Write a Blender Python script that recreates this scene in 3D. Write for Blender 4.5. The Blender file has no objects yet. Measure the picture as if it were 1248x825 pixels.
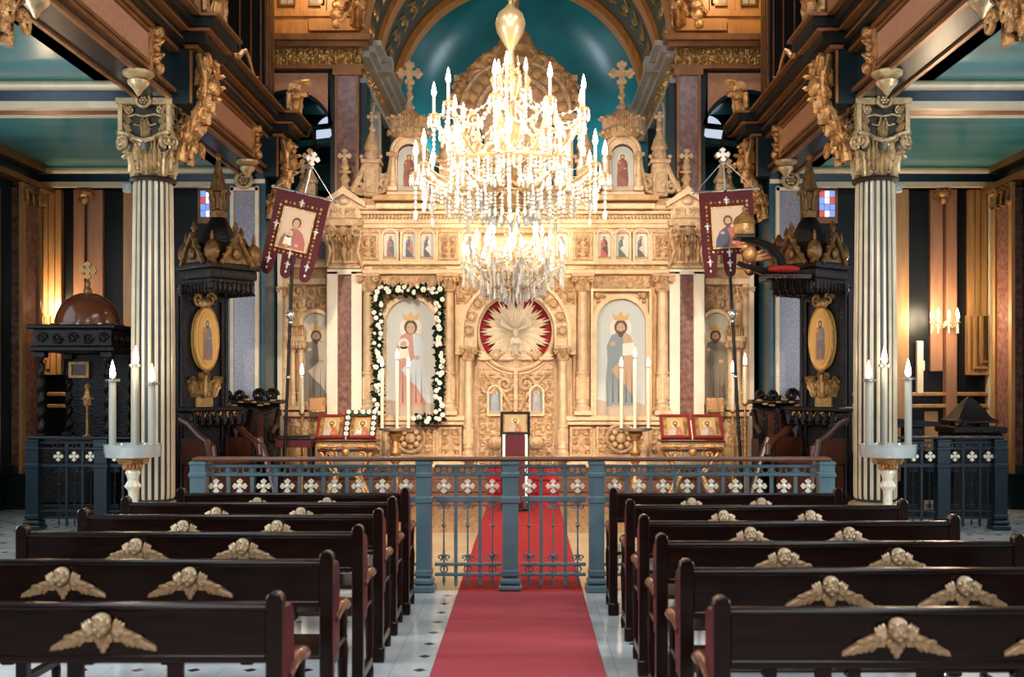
import bpy, math, random
from mathutils import Matrix, Vector
PI = math.pi
SC = bpy.context.scene
COL = SC.collection
random.seed(7)

# ------------------------------------------------------------------ materials
_mats = {}
def mat(name, rgb, rough=0.5, metal=0.0, var=0.0, vscale=6.0, rgb2=None, bump=0.0, bscale=30.0,
        emit=0.0, trans=0.0, coat=0.0, stretch=None, sharp=False, spec=None, btype='noise', sheen=0.0):
    if name in _mats: return _mats[name]
    m = bpy.data.materials.new(name); m.use_nodes = True
    nt = m.node_tree; b = nt.nodes['Principled BSDF']
    b.inputs['Base Color'].default_value = (*rgb, 1)
    b.inputs['Roughness'].default_value = rough
    b.inputs['Metallic'].default_value = metal
    if spec is not None: b.inputs['Specular IOR Level'].default_value = spec
    if trans: b.inputs['Transmission Weight'].default_value = trans
    if coat:
        b.inputs['Coat Weight'].default_value = coat; b.inputs['Coat Roughness'].default_value = 0.12
    if sheen:
        b.inputs['Sheen Weight'].default_value = sheen; b.inputs['Sheen Roughness'].default_value = .4; b.inputs['Sheen Tint'].default_value = (1, .75, .78, 1)
    if emit:
        b.inputs['Emission Color'].default_value = (*rgb, 1); b.inputs['Emission Strength'].default_value = emit
    if var or rgb2 or bump:
        tc = nt.nodes.new('ShaderNodeTexCoord'); mp = nt.nodes.new('ShaderNodeMapping')
        nt.links.new(tc.outputs['Object'], mp.inputs['Vector'])
        if stretch: mp.inputs['Scale'].default_value = stretch
    if var or rgb2:
        n = nt.nodes.new('ShaderNodeTexNoise'); n.inputs['Scale'].default_value = vscale
        n.inputs['Detail'].default_value = 6
        nt.links.new(mp.outputs['Vector'], n.inputs['Vector'])
        r = nt.nodes.new('ShaderNodeValToRGB')
        c2 = rgb2 or tuple(max(0, c*(1-var)) for c in rgb)
        r.color_ramp.elements[0].color = (*c2, 1); r.color_ramp.elements[1].color = (*rgb, 1)
        r.color_ramp.elements[0].position = 0.44 if sharp else 0.3
        r.color_ramp.elements[1].position = 0.56 if sharp else 0.7
        nt.links.new(n.outputs['Fac'], r.inputs['Fac'])
        nt.links.new(r.outputs['Color'], b.inputs['Base Color'])
    if bump:
        if btype == 'voronoi':
            n2 = nt.nodes.new('ShaderNodeTexVoronoi'); out = 'Distance'
        else:
            n2 = nt.nodes.new('ShaderNodeTexNoise'); out = 'Fac'
        n2.inputs['Scale'].default_value = bscale
        nt.links.new(mp.outputs['Vector'], n2.inputs['Vector'])
        bp = nt.nodes.new('ShaderNodeBump'); bp.inputs['Strength'].default_value = bump
        bp.inputs['Distance'].default_value = 0.02
        nt.links.new(n2.outputs[out], bp.inputs['Height'])
        nt.links.new(bp.outputs['Normal'], b.inputs['Normal'])
    _mats[name] = m
    return m
def flat(rgb):
    return mat('paint_%02d_%02d_%02d' % tuple(int(c*99) for c in rgb), rgb, 0.55)

GOLD  = mat('gilt_carving', (.74, .38, .14), .36, .6, var=.62, vscale=11, bump=.6, bscale=45)
GOLDP = mat('pale_gilt', (.84, .56, .31), .42, .15, var=.30, vscale=7, bump=.5, bscale=38)
GOLDC = mat('carved_gilt', (.80, .50, .26), .42, .15, var=.45, vscale=16, bump=.7, bscale=55)
GOLDD = mat('honey_gilt', (.66, .36, .15), .42, .2, var=.4, vscale=6, bump=.5, bscale=40)
CREAM = mat('cream_gilt', (.84, .64, .42), .42, .1, var=.18, vscale=6)
WHITEC= mat('ivory_paint', (.90, .74, .54), .45, 0, var=.12, vscale=5)
BRASSC= mat('aged_cream', (.66, .45, .22), .36, .4, var=.5, vscale=12, bump=.3, bscale=40)
DTEAL = mat('dark_teal_paint', (.007, .018, .023), .30, var=.3, vscale=3, spec=.3)
DBLUE = mat('deep_blue_paint', (.006, .030, .050), .28, var=.3, vscale=3)
TEAL  = mat('teal_ceiling_gloss', (.085, .32, .315), .20, var=.35, vscale=.8, bump=.12, bscale=2.2, stretch=(.5, 3, 1))
APSE  = mat('apse_teal', (.016, .150, .165), .26, var=.45, vscale=1.2)
PINK  = mat('rose_panel', (.50, .235, .13), .42, var=.25, vscale=16, bump=.15, bscale=60)
BROWN = mat('brown_gilt_moulding', (.32, .13, .042), .34, .35, var=.45, vscale=5)
BLACK = mat('black_paint', (.009, .010, .010), .32, var=.3, vscale=3, spec=.2)
ORANGE= mat('amber_wood', (.62, .25, .05), .40, .1, var=.35, vscale=4, stretch=(3, 3, .6))
TAN   = mat('honey_strip', (.52, .27, .10), .35, .1, var=.3, vscale=4, stretch=(4, 4, .4))
ROSEW = mat('rose_strip', (.40, .19, .10), .35, .05, var=.3, vscale=4, stretch=(4, 4, .4))
PEW   = mat('pew_wood', (.017, .0042, .0022), .24, vscale=5, rgb2=(.0045, .0017, .0013), stretch=(1, 6, 8), spec=.3)
ARMW  = mat('worn_armrest_wood', (.20, .055, .026), .26, var=.5, vscale=6, coat=.3)
DWOOD = mat('carved_dark_wood', (.0085, .0042, .003), .32, var=.5, vscale=6, bump=.5, bscale=40, spec=.25)
RWOOD = mat('red_brown_wood', (.085, .024, .011), .28, var=.5, vscale=4, stretch=(5, 5, .5), spec=.4)
DOMEW = mat('polished_dome_wood', (.17, .045, .014), .22, var=.4, vscale=3, coat=.4)
RAILW = mat('handrail_wood', (.17, .065, .035), .35, var=.4, vscale=4, stretch=(.5, 6, 6))
IRON  = mat('slate_teal_iron', (.100, .165, .190), .34, .1, var=.3, vscale=8)
IROND = mat('dark_blue_iron', (.0035, .016, .027), .36, .1, var=.3, vscale=8)
CROSS = mat('cream_metal', (.92, .82, .62), .34, .3, var=.2, vscale=30)
CHER  = mat('cherub_gilt_plaster', (.52, .34, .18), .40, .15, vscale=45, rgb2=(.26, .155, .08))
CHERH = mat('cherub_pale_face', (.70, .53, .35), .28, .25, vscale=30, rgb2=(.42, .28, .15))
CARPET= mat('red_carpet', (.50, .018, .032), .85, var=.25, vscale=3, bump=.4, bscale=300, stretch=(.3, 3, 1), sheen=.14)
CARPET_LIT= mat('lit_red_carpet', (.46, .009, .011), .85, var=.2, vscale=3, bump=.3, bscale=300, stretch=(.3, 3, 1))  # same red carpet; the brighter light behind the gate is put into this colour
MBROWN= mat('brown_marble', (.33, .155, .11), .22, var=.5, vscale=14, rgb2=(.12, .045, .035))
MGREY = mat('grey_marble', (.40, .36, .40), .25, vscale=48, rgb2=(.16, .14, .155))
VELVET= mat('maroon_velvet', (.095, .004, .009), .8, var=.3, vscale=8)
REDC  = mat('red_cloth', (.42, .012, .015), .8, var=.3, vscale=10)
SILV  = mat('silver_metal', (.70, .70, .68), .22, .85, var=.25, vscale=20)
WAX   = mat('white_wax', (.82, .68, .46), .5)
FLAME = mat('warm_flame', (1.0, .80, .50), .5, emit=20)
GLASS = mat('cut_crystal', (.92, .84, .70), .08, trans=.22)
CANDG = mat('candle_sleeve', (.80, .70, .52), .45)
CHGOLD= mat('chandelier_gilt', (.70, .47, .23), .28, .5)
DIMG  = mat('dull_gold', (.50, .28, .09), .35, .5, var=.5, vscale=14, bump=.4, bscale=40)
LEAFM = mat('garland_leaf', (.018, .050, .012), .5, var=.4, vscale=20)
PETAL = mat('white_petal', (.86, .82, .74), .5)
GREYP = mat('grey_plastic', (.62, .66, .70), .45)
def floor_material():
    m = bpy.data.materials.new('polished_marble_floor'); m.use_nodes = True
    nt = m.node_tree; b = nt.nodes['Principled BSDF']; L = nt.links.new
    b.inputs['Roughness'].default_value = .13
    tc = nt.nodes.new('ShaderNodeTexCoord')
    n = nt.nodes.new('ShaderNodeTexNoise'); n.inputs['Scale'].default_value = 2.2; n.inputs['Detail'].default_value = 8
    L(tc.outputs['Object'], n.inputs['Vector'])
    r = nt.nodes.new('ShaderNodeValToRGB')
    r.color_ramp.elements[0].color = (.46, .46, .45, 1); r.color_ramp.elements[0].position = .35
    r.color_ramp.elements[1].color = (.70, .69, .66, 1); r.color_ramp.elements[1].position = .65
    L(n.outputs['Fac'], r.inputs['Fac'])
    # small dark inset lozenges on a 0.36 m grid and thin joints
    sep = nt.nodes.new('ShaderNodeSeparateXYZ'); L(tc.outputs['Object'], sep.inputs[0])
    def math_(op, a, b_=None):
        k = nt.nodes.new('ShaderNodeMath'); k.operation = op
        for i, q in enumerate((a, b_)):
            if q is None: continue
            if isinstance(q, (int, float)): k.inputs[i].default_value = q
            else: L(q, k.inputs[i])
        return k.outputs[0]
    def cell(o):
        f = math_('FRACT', math_('DIVIDE', o, .34)); return math_('ABSOLUTE', math_('SUBTRACT', f, .5))
    cx, cy = cell(sep.outputs[0]), cell(sep.outputs[1])
    dia = math_('LESS_THAN', math_('ADD', cx, cy), .13)
    jx = math_('GREATER_THAN', cx, .494); jy = math_('GREATER_THAN', cy, .494)
    j = math_('MULTIPLY', math_('MAXIMUM', jx, jy), .45)
    fac = math_('MAXIMUM', dia, j)
    mx = nt.nodes.new('ShaderNodeMix'); mx.data_type = 'RGBA'
    L(fac, mx.inputs['Factor']); L(r.outputs['Color'], mx.inputs['A']); mx.inputs['B'].default_value = (.02, .02, .025, 1)
    L(mx.outputs['Result'], b.inputs['Base Color'])
    return m
FLOORM = floor_material()

# ------------------------------------------------------------------ mesh builder
I4 = Matrix.Identity(4)
def TR(x=0, y=0, z=0): return Matrix.Translation((x, y, z))
def RX(a): return Matrix.Rotation(a, 4, 'X')
def RY(a): return Matrix.Rotation(a, 4, 'Y')
def RZ(a): return Matrix.Rotation(a, 4, 'Z')
def SCL(x, y, z): return Matrix.Diagonal((x, y, z, 1))
class MB:
    def __init__(s): s.v = []; s.f = []; s.m = []; s.T = I4
    def add(s, vs, fs, mi=0, T=None):
        M = s.T @ T if T is not None else s.T
        o = len(s.v)
        s.v.extend([tuple(M @ Vector(p)) for p in vs])
        flip = M.determinant() < 0
        for f in fs:
            g = [o+i for i in f]
            s.f.append(g[::-1] if flip else g); s.m.append(mi)
        return s
    def box(s, x0, x1, y0, y1, z0, z1, mi=0, T=None):
        if x0 > x1: x0, x1 = x1, x0
        if y0 > y1: y0, y1 = y1, y0
        if z0 > z1: z0, z1 = z1, z0
        vs = [(x0,y0,z0),(x1,y0,z0),(x1,y1,z0),(x0,y1,z0),(x0,y0,z1),(x1,y0,z1),(x1,y1,z1),(x0,y1,z1)]
        return s.add(vs, [(0,3,2,1),(4,5,6,7),(0,1,5,4),(1,2,6,5),(2,3,7,6),(3,0,4,7)], mi, T)
    def cbox(s, x0, x1, y0, y1, z0, z1, c=.01, mi=0, T=None):
        """box with chamfered vertical and horizontal edges"""
        if x0 > x1: x0, x1 = x1, x0
        if y0 > y1: y0, y1 = y1, y0
        c = min(c, (x1-x0)*.45, (y1-y0)*.45, (z1-z0)*.45)
        def ring(z, k): return [(x0+k+c*0,y0+k,z),(x1-k,y0+k,z),(x1-k,y1-k,z),(x0+k,y1-k,z)]
        vs = ring(z0, c)+ring(z0+c, 0)+ring(z1-c, 0)+ring(z1, c); fs = [(3,2,1,0),(12,13,14,15)]
        for k in range(3):
            for i in range(4):
                a, b = k*4+i, k*4+(i+1) % 4
                fs.append((a, b, b+4, a+4))
        return s.add(vs, fs, mi, T)
    def lathe(s, prof, n=20, mi=0, T=None, sq=None):
        vs = []; fs = []
        for (r, z) in prof:
            for i in range(n):
                a = 2*PI*i/n
                k = 1.0
                if sq: k = sq(a)
                vs.append((r*k*math.cos(a), r*k*math.sin(a), z))
        for j in range(len(prof)-1):
            for i in range(n):
                a, b = j*n+i, j*n+(i+1) % n
                fs.append((a, b, b+n, a+n))
        fs.append(tuple(range(n-1, -1, -1))); fs.append(tuple((len(prof)-1)*n+i for i in range(n)))
        return s.add(vs, fs, mi, T)
    def cyl(s, p0, p1, r0, r1=None, n=10, mi=0):
        return s.tube([p0, p1], [r0, r0 if r1 is None else r1], n, mi)
    def tube(s, pts, rad, n=8, mi=0, T=None, flatk=1.0):
        pts = [Vector(p) for p in pts]
        if not isinstance(rad, (list, tuple)): rad = [rad]*len(pts)
        vs = []; fs = []; up = None
        for i, p in enumerate(pts):
            d = (pts[min(i+1, len(pts)-1)]-pts[max(i-1, 0)])
            if d.length < 1e-9: d = Vector((0, 0, 1))
            d.normalize()
            if up is None:
                ref = Vector((0, 0, 1)) if abs(d.z) < .9 else Vector((1, 0, 0))
                up = (ref-d*ref.dot(d)).normalized()
            else:
                up = up-d*up.dot(d)
                up = up.normalized() if up.length > 1e-6 else Vector((1, 0, 0))
            sd = d.cross(up)
            for k in range(n):
                a = 2*PI*k/n
                vs.append(tuple(p+(sd*math.cos(a)*flatk+up*math.sin(a))*rad[i]))
        for j in range(len(pts)-1):
            for k in range(n):
                a, b = j*n+k, j*n+(k+1) % n
                fs.append((a, b, b+n, a+n))
        fs.append(tuple(range(n-1, -1, -1))); fs.append(tuple((len(pts)-1)*n+k for k in range(n)))
        return s.add(vs, fs, mi, T)
    def ball(s, c, r, nu=12, nv=8, mi=0, T=None):
        if not isinstance(r, (list, tuple)): r = (r, r, r)
        vs = [(c[0], c[1], c[2]-r[2])]; fs = []
        for j in range(1, nv):
            t = -PI/2+PI*j/nv
            for i in range(nu):
                a = 2*PI*i/nu
                vs.append((c[0]+r[0]*math.cos(t)*math.cos(a), c[1]+r[1]*math.cos(t)*math.sin(a), c[2]+r[2]*math.sin(t)))
        vs.append((c[0], c[1], c[2]+r[2])); L = len(vs)-1
        for i in range(nu):
            fs.append((0, 1+(i+1) % nu, 1+i))
            fs.append((L, L-nu+i, L-nu+(i+1) % nu))
        for j in range(nv-2):
            for i in range(nu):
                a, b = 1+j*nu+i, 1+j*nu+(i+1) % nu
                fs.append((a, b, b+nu, a+nu))
        return s.add(vs, fs, mi, T)
    def prism(s, poly, y0, y1, mi=0, T=None):
        """polygon in (x,z), counter-clockwise seen from -Y, extruded from y0 (front) to y1"""
        n = len(poly)
        A = sum(poly[i][0]*poly[(i+1) % n][1]-poly[(i+1) % n][0]*poly[i][1] for i in range(n))
        if A < 0: poly = poly[::-1]
        vs = [(x, y0, z) for x, z in poly]+[(x, y1, z) for x, z in poly]
        fs = [tuple(range(n)), tuple(range(2*n-1, n-1, -1))]
        for i in range(n):
            j = (i+1) % n
            fs.append((i, i+n, j+n, j))
        return s.add(vs, fs, mi, T)
    def band(s, outer, inner, y0, y1, mi=0, T=None, closed=True):
        """frame between two matching (x,z) outlines"""
        n = len(outer); vs = []
        for y in (y0, y1):
            vs += [(x, y, z) for x, z in outer]+[(x, y, z) for x, z in inner]
        fs = []
        for i in range(n if closed else n-1):
            j = (i+1) % n
            fs += [(i, j, n+j, n+i), (2*n+i, 3*n+i, 3*n+j, 2*n+j), (i, 2*n+i, 2*n+j, j), (n+i, n+j, 3*n+j, 3*n+i)]
        if not closed:
            e = n-1; fs += [(0, n, 3*n, 2*n), (e, 2*n+e, 3*n+e, n+e)]
        return s.add(vs, fs, mi, T)
    def pieces(s):
        """groups of faces that hang together or lie close to each other"""
        par = list(range(len(s.v)))
        def find(i):
            while par[i] != i: par[i] = par[par[i]]; i = par[i]
            return i
        for f in s.f:
            a = find(f[0])
            for i in f[1:]: par[find(i)] = a
        isl = {}
        for i, p in enumerate(s.v):
            b = isl.setdefault(find(i), [list(p), list(p)])
            for k in range(3): b[0][k] = min(b[0][k], p[k]); b[1][k] = max(b[1][k], p[k])
        keys = list(isl); n = len(keys)
        if n < 2 or n > 400: return None
        g = list(range(n))
        def gf(i):
            while g[i] != i: g[i] = g[g[i]]; i = g[i]
            return i
        sz = [max(isl[k][1][j]-isl[k][0][j] for j in range(3)) for k in keys]
        for i in range(n):
            A = isl[keys[i]]
            for j in range(i+1, n):
                if gf(i) == gf(j): continue
                B = isl[keys[j]]
                d = math.sqrt(sum(max(0, A[0][k]-B[1][k], B[0][k]-A[1][k])**2 for k in range(3)))
                if d <= max(.018, .48*max(sz[i], sz[j])): g[gf(i)] = gf(j)
        cl = {}
        for i, k in enumerate(keys): cl[k] = gf(i)
        if len(set(cl.values())) < 2: return None
        out = {}
        for f, mi in zip(s.f, s.m): out.setdefault(cl[find(f[0])], []).append((f, mi))
        res = []
        for fl in out.values():
            q = MB(); mp = {}
            for f, mi in fl:
                for i in f:
                    if i not in mp: mp[i] = len(q.v); q.v.append(s.v[i])
                q.f.append([mp[i] for i in f]); q.m.append(mi)
            res.append(q)
        return res
    def build(s, name, m, parent=None, angle=38, loc=None, bevel=0, whole=False):
        if parent is not None and not whole:
            ps = s.pieces()
            if ps and len(ps) <= 40:
                return [p.build(name, m, parent, angle, loc, bevel, True) for p in ps][0]
        me = bpy.data.meshes.new(name)
        me.from_pydata(s.v, [], s.f); me.validate(verbose=False)
        for q in (m if isinstance(m, (list, tuple)) else [m]): me.materials.append(q)
        if len(me.polygons) == len(s.m): me.polygons.foreach_set('material_index', s.m)
        me.polygons.foreach_set('use_smooth', [True]*len(me.polygons))
        me.set_sharp_from_angle(angle=math.radians(angle))
        me.update()
        o = bpy.data.objects.new(name, me); COL.objects.link(o)
        if parent is not None: o.parent = parent
        if loc: o.location = loc
        if bevel:
            b = o.modifiers.new('edge', 'BEVEL'); b.width = bevel; b.segments = 2; b.limit_method = 'ANGLE'
        return o
def tag(o, label=None, cat=None, group=None, kind=None):
    if label: o['label'] = label
    if cat: o['category'] = cat
    if group: o['group'] = group
    if kind: o['kind'] = kind
    return o
def thing(name, label, cat, loc=(0, 0, 0), rz=0, group=None, kind=None):
    o = bpy.data.objects.new(name, None); COL.objects.link(o)
    o.location = loc; o.rotation_euler = (0, 0, rz); o.empty_display_size = .1
    return tag(o, label, cat, group, kind)
def copy_tree(o, parent=None):
    c = o.copy(); COL.objects.link(c)
    if parent is not None: c.parent = parent
    for ch in list(o.children): copy_tree(ch, c)
    return c

# ------------------------------------------------------------------ ornament shapes
def arch_outline(w, h, n=16, x=0, z=0, rise=None):
    """closed outline of a round-headed opening, bottom-left first"""
    r = w/2; rise = r if rise is None else rise
    p = [(x-r, z), (x+r, z)]
    for i in range(n+1):
        a = PI*i/n
        p.append((x+r*math.cos(a), z+h-rise+rise*math.sin(a)))
    return p
def spiral(cx, cz, r, turns=1.6, start=0, d=1, n=18, y=0):
    p = []
    for i in range(n+1):
        t = i/n; a = start+d*turns*2*PI*t; rr = r*(1-.88*t)
        p.append((cx+rr*math.cos(a), y, cz+rr*math.sin(a)))
    return p
def acanthus(mb, w, h, out, mi=0, T=None, curl=.35, n=9):
    """lobed leaf growing up from the origin, curling towards -Y at its tip"""
    vs = []; fs = []; cols = 7
    for j in range(n+1):
        t = j/n
        if t < 1-curl:
            z = h*t/(1-curl)*.86; y = -out*.25*(t/(1-curl))**2
        else:
            a = (t-(1-curl))/curl*PI*.95
            z = h*.86+h*.14*math.sin(a); y = -out*.25-out*.75*(1-math.cos(a))/2
        lob = (.55+.45*abs(math.sin(t*PI*3.5)))*(math.sin(PI*min(1, t*.75+.25))**.7)
        for k in range(cols):
            u = -1+2*k/(cols-1)
            vs.append((u*w/2*lob, y-w*.18*(1-u*u)+w*.10*math.cos(k*PI), z-abs(u)*h*.10*t))
    for j in range(n):
        for k in range(cols-1):
            a = j*cols+k
            fs.append((a, a+1, a+cols+1, a+cols))
    o = len(vs); vs += [(x, y+w*.10, z) for x, y, z in vs]
    fs += [tuple(i+o for i in f[::-1]) for f in fs]
    return mb.add(vs, fs, mi, T)
def scroll_height(x, z, seeds):
    h = 0
    for (cx, cz, r, d, ph) in seeds:
        dx, dz = x-cx, z-cz; q = math.hypot(dx, dz)
        if q > r*1.5: continue
        th = math.atan2(dz, dx)
        v = (.5+.5*math.cos(d*th-ph-q/r*7.5))*math.exp(-(q/r)**4)
        h = max(h, v)
    return h
def relief(mb, w, h, depth, cell=.16, res=.022, mi=0, T=None, seed=1, mirror=True):
    """carved foliage panel: a real height field of symmetric scrolls in the xz plane, facing -Y"""
    rnd = random.Random(seed); seeds = []
    nx = max(1, round(w/2/cell)); nz = max(1, round(h/cell))
    cw, ch = w/2/nx, h/nz
    for i in range(nx):
        for j in range(nz):
            seeds.append(((i+.5)*cw, (j+.5)*ch, min(cw, ch)*.56, 1 if (i+j) % 2 else -1, rnd.random()*6.28))
            seeds.append(((i+1)*cw*.98, (j+.02)*ch, min(cw, ch)*.26, -1, rnd.random()*6.28))
    nu = max(6, int(w/res)); nv = max(6, int(h/res)); vs = []; fs = []
    for j in range(nv+1):
        z = h*j/nv
        for i in range(nu+1):
            x = -w/2+w*i/nu
            e = min(1, min(w/2-abs(x), z, h-z)/(res*2))
            vs.append((x, -depth*scroll_height(abs(x) if mirror else x+w/2, z, seeds)*max(0, e), z))
    for j in range(nv):
        for i in range(nu):
            a = j*(nu+1)+i
            fs.append((a, a+1, a+nu+2, a+nu+1))
    return mb.add(vs, fs, mi, T)
def flared_cross(mb, s, y0, y1, mi=0, T=None):
    """budded cross of size s centred at the origin in the xz plane"""
    q = [(.10, .10), (.10, .22), (.19, .28), (.17, .40), (.08, .42), (.0, .5)]
    pts = []
    for k in range(4):
        a = -k*PI/2
        seq = [(-x, z) for x, z in q]+[(x, z) for x, z in q[::-1][1:]]
        for x, z in seq:
            pts.append((s*(x*math.cos(a)-z*math.sin(a)), s*(x*math.sin(a)+z*math.cos(a))))
    clean = []
    for p in pts:
        if not clean or math.hypot(p[0]-clean[-1][0], p[1]-clean[-1][1]) > 1e-5: clean.append(p)
    if math.hypot(clean[0][0]-clean[-1][0], clean[0][1]-clean[-1][1]) < 1e-5: clean.pop()
    return mb.prism(clean, y0, y1, mi, T)
def circle(cx, cz, r, n=20, rz=None):
    rz = r if rz is None else rz
    return [(cx+r*math.cos(2*PI*i/n), cz+rz*math.sin(2*PI*i/n)) for i in range(n)]
SKIN = (.55, .33, .20)
def saint(name, w, h, parent, bg, robe, cloak, loc, arched=True, bust=False, crown=False, child=False, book=False,
          beard=True, hair=(.09, .04, .02), ground=(.45, .33, .2), halo=(.75, .52, .22), frame=None, oval=False, T=I4):
    """flat painted saint on a thin board: origin bottom centre, facing -Y"""
    cols = [bg, robe, cloak, SKIN, hair, ground, halo, (.80, .72, .58), (.62, .38, .14)]
    mb = MB(); mb.T = T
    if oval: out = circle(0, h/2, w/2, 28, h/2)
    elif arched: out = arch_outline(w, h)
    else: out = [(-w/2, 0), (w/2, 0), (w/2, h), (-w/2, h)]
    mb.prism(out, 0, .02, 0)
    e = -.0015
    if not oval:
        if not bust:
            g = [(-w/2, .0), (w/2, .0), (w/2, h*.10), (w*.2, h*.14), (-w*.1, h*.11), (-w/2, h*.15)]
            mb.prism(g, e, .005, 5)
    if bust:
        s = h*1.45; hz = h*.66; hw = .075*s
        body = [(-.24*s, 0), (.24*s, 0), (.22*s, h*.22), (.15*s, h*.42), (.05*s, h*.52), (-.05*s, h*.52), (-.15*s, h*.42), (-.22*s, h*.22)]
        ck = [(-.24*s, 0), (-.02*s, 0), (.02*s, h*.3), (-.03*s, h*.52), (-.13*s, h*.43), (-.22*s, h*.22)]
        if w/2 < .24*s:
            f = w/2/(.24*s)*.97
            body = [(x*f, z) for x, z in body]; ck = [(x*f, z) for x, z in ck]
    else:
        s = h*.80; hz = h*.755; hw = .062*s; b0 = h*.09
        body = [(-.15*s, b0), (-.05*s, b0-.01*s), (.06*s, b0), (.16*s, b0+.01*s), (.17*s, h*.3), (.145*s, h*.5), (.15*s, h*.6), (.10*s, h*.69), (.03*s, h*.72),
                (-.03*s, h*.72), (-.10*s, h*.69), (-.15*s, h*.6), (-.14*s, h*.48), (-.16*s, h*.3)]
        ck = [(.16*s, b0+.05*s), (.17*s, h*.3), (.145*s, h*.5), (.15*s, h*.6), (.10*s, h*.69), (.02*s, h*.71), (.04*s, h*.5), (-.10*s, h*.40), (-.04*s, h*.33), (.06*s, h*.26)]
    mb.prism(circle(0, hz, hw*1.9, 22), e, .005, 6)
    mb.prism(body, e*2, .004, 1)
    mb.prism(ck, e*3, .003, 2)
    mb.prism(circle(0, hz+hw*.12, hw*1.12, 16, hw*1.28), e*3, .003, 4)
    mb.prism(circle(0, hz-hw*.10, hw*.74, 14, hw*.98), e*4, .003, 3)
    if beard: mb.prism([(-hw*.66, hz-hw*.35), (0, hz-hw*.62), (hw*.66, hz-hw*.35), (hw*.4, hz-hw*1.35), (0, hz-hw*1.7), (-hw*.4, hz-hw*1.35)], e*5, .003, 4)
    for sx in (-1, 1):   # eyes, brows
        mb.prism([(sx*hw*.42, hz+hw*.12), (sx*hw*.18, hz+hw*.12), (sx*hw*.18, hz+hw*.02), (sx*hw*.42, hz+hw*.02)], e*5, .003, 4)
    mb.prism([(-hw*.07, hz+hw*.05), (hw*.07, hz+hw*.05), (hw*.10, hz-hw*.32), (-hw*.10, hz-hw*.32)], e*5, .003, 8)
    mb.prism([(-hw*.25, hz-hw*.52), (hw*.25, hz-hw*.52), (hw*.2, hz-hw*.62), (-hw*.2, hz-hw*.62)], e*6, .003, 8)
    if crown:
        cz = hz+hw*1.25
        mb.prism([(-hw*1.1, cz), (hw*1.1, cz), (hw*1.5, cz+hw*1.3), (hw*.6, cz+hw*.7), (0, cz+hw*1.6), (-hw*.6, cz+hw*.7), (-hw*1.5, cz+hw*1.3)], e*5, .003, 8)
    chz = hz-hw*3.6
    if child:
        mb.prism(circle(-hw*1.2, chz+hw*.9, hw*.95, 14), e*5, .003, 6)
        mb.prism([(-hw*2.2, chz-hw*1.8), (-hw*.1, chz-hw*1.8), (-hw*.5, chz+hw*.4), (-hw*1.9, chz+hw*.4)], e*5, .003, 7)
        mb.prism(circle(-hw*1.2, chz+hw*.8, hw*.55, 12), e*6, .003, 3)
    if book:
        mb.prism([(hw*.3, chz-hw*1.2), (hw*2.3, chz-hw*1.0), (hw*2.3, chz+hw*1.1), (hw*.3, chz+hw*.9)], e*5, .003, 7)
    for (x, z) in ((-hw*1.4, chz+hw*.9), (hw*1.1, chz-hw*1.5)):
        if child and x < 0: x, z = -hw*1.2, chz-hw*1.9
        if book and x > 0: x, z = hw*1.2, chz-hw*1.7
        mb.prism(circle(x, z, hw*.5, 10, hw*.38), e*6, .003, 3)
    if not bust:   # robe folds and feet
        for k in (-.09, -.03, .05, .11):
            mb.prism([(k*s, h*.12), ((k+.012)*s, h*.12), ((k+.006)*s, h*.45)], e*4, .003, 4)
        for k in (-.06, .06):
            mb.prism(circle(k*s, h*.085, .035*s, 10, .016*s), e*4, .003, 3)
    o = mb.build(name, [flat(c) for c in cols], parent, loc=loc)
    return o
LP = dict(aisle=50, aisle2=560, west=500, clere=650, ch1=10, ch2=28, sconce=90, cand=8, apse=130, world=.05, exp=0.0, spot=4600, trans=60, vault=25, chan=2300)
# ------------------------------------------------------------------ camera
F, VX, VY, CX, CZ = 1340.0, 642.0, 473.0, .137, 1.70
def PX(px, Y): return CX+(px-VX)*Y/F
def PZ(py, Y): return CZ-(py-VY)*Y/F
cam = bpy.data.cameras.new('camera'); co = bpy.data.objects.new('camera', cam); COL.objects.link(co)
co.location = (CX, 0, CZ); co.rotation_euler = (PI/2, 0, 0)
cam.sensor_width = 36; cam.lens = F/1248*36
cam.shift_x = -(VX-624)/1248; cam.shift_y = (VY-412.5)/1248
cam.clip_end = 200
cam.dof.use_dof = True; cam.dof.focus_distance = 11.5; cam.dof.aperture_fstop = 2.8
SC.camera = co

def struct(name, mb, m, **k):
    o = mb.build(name, m, **k); o['kind'] = 'structure'; return o
def sroot(name, label=None):
    o = bpy.data.objects.new(name, None); COL.objects.link(o); o['kind'] = 'structure'
    if label: o['label'] = label
    return o
SIDES = ((-1, 'left'), (1, 'right'))
# ------------------------------------------------------------------ room shell
m = MB(); m.box(-7.4, 7.4, -3, 23, -.1, 0); struct('floor', m, FLOORM)
m = MB()
for i, (y, z) in enumerate(((15.85, .17), (16.12, .34), (16.38, .5))): m.cbox(-3.5, 3.5, y, 16.98, .001 if i == 0 else z-.17, z, .015)
q = MB(); q.box(-3.55, 3.55, 12.9, 15.85, .0005, .003); struct('floor_gilt_reflection', q, mat('amber_reflection_tone', (.50, .27, .11), .22, var=.35, vscale=3, stretch=(6, .6, 1)))  # golden reflection of the icon screen on the floor, put into this sheet's colour
q = MB(); q.box(-3.4, 3.4, 9.30, 12.9, .0005, .003); struct('floor_chancel', q, mat('honey_reflection_tone', (.64, .46, .25), .16, var=.25, vscale=2))  # paler near part of the screen's reflection, laid on as floor colour
struct('trim_steps', m, mat('step_marble', (.20, .085, .05), .25, var=.4, vscale=6))
m = MB(); m.box(-4.6, 4.6, -3, 23, 10.5, 10.6); struct('ceiling', m, DTEAL)
PIL_Y, COL_Y = 16.05, (7.72, 12.0)
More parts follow.
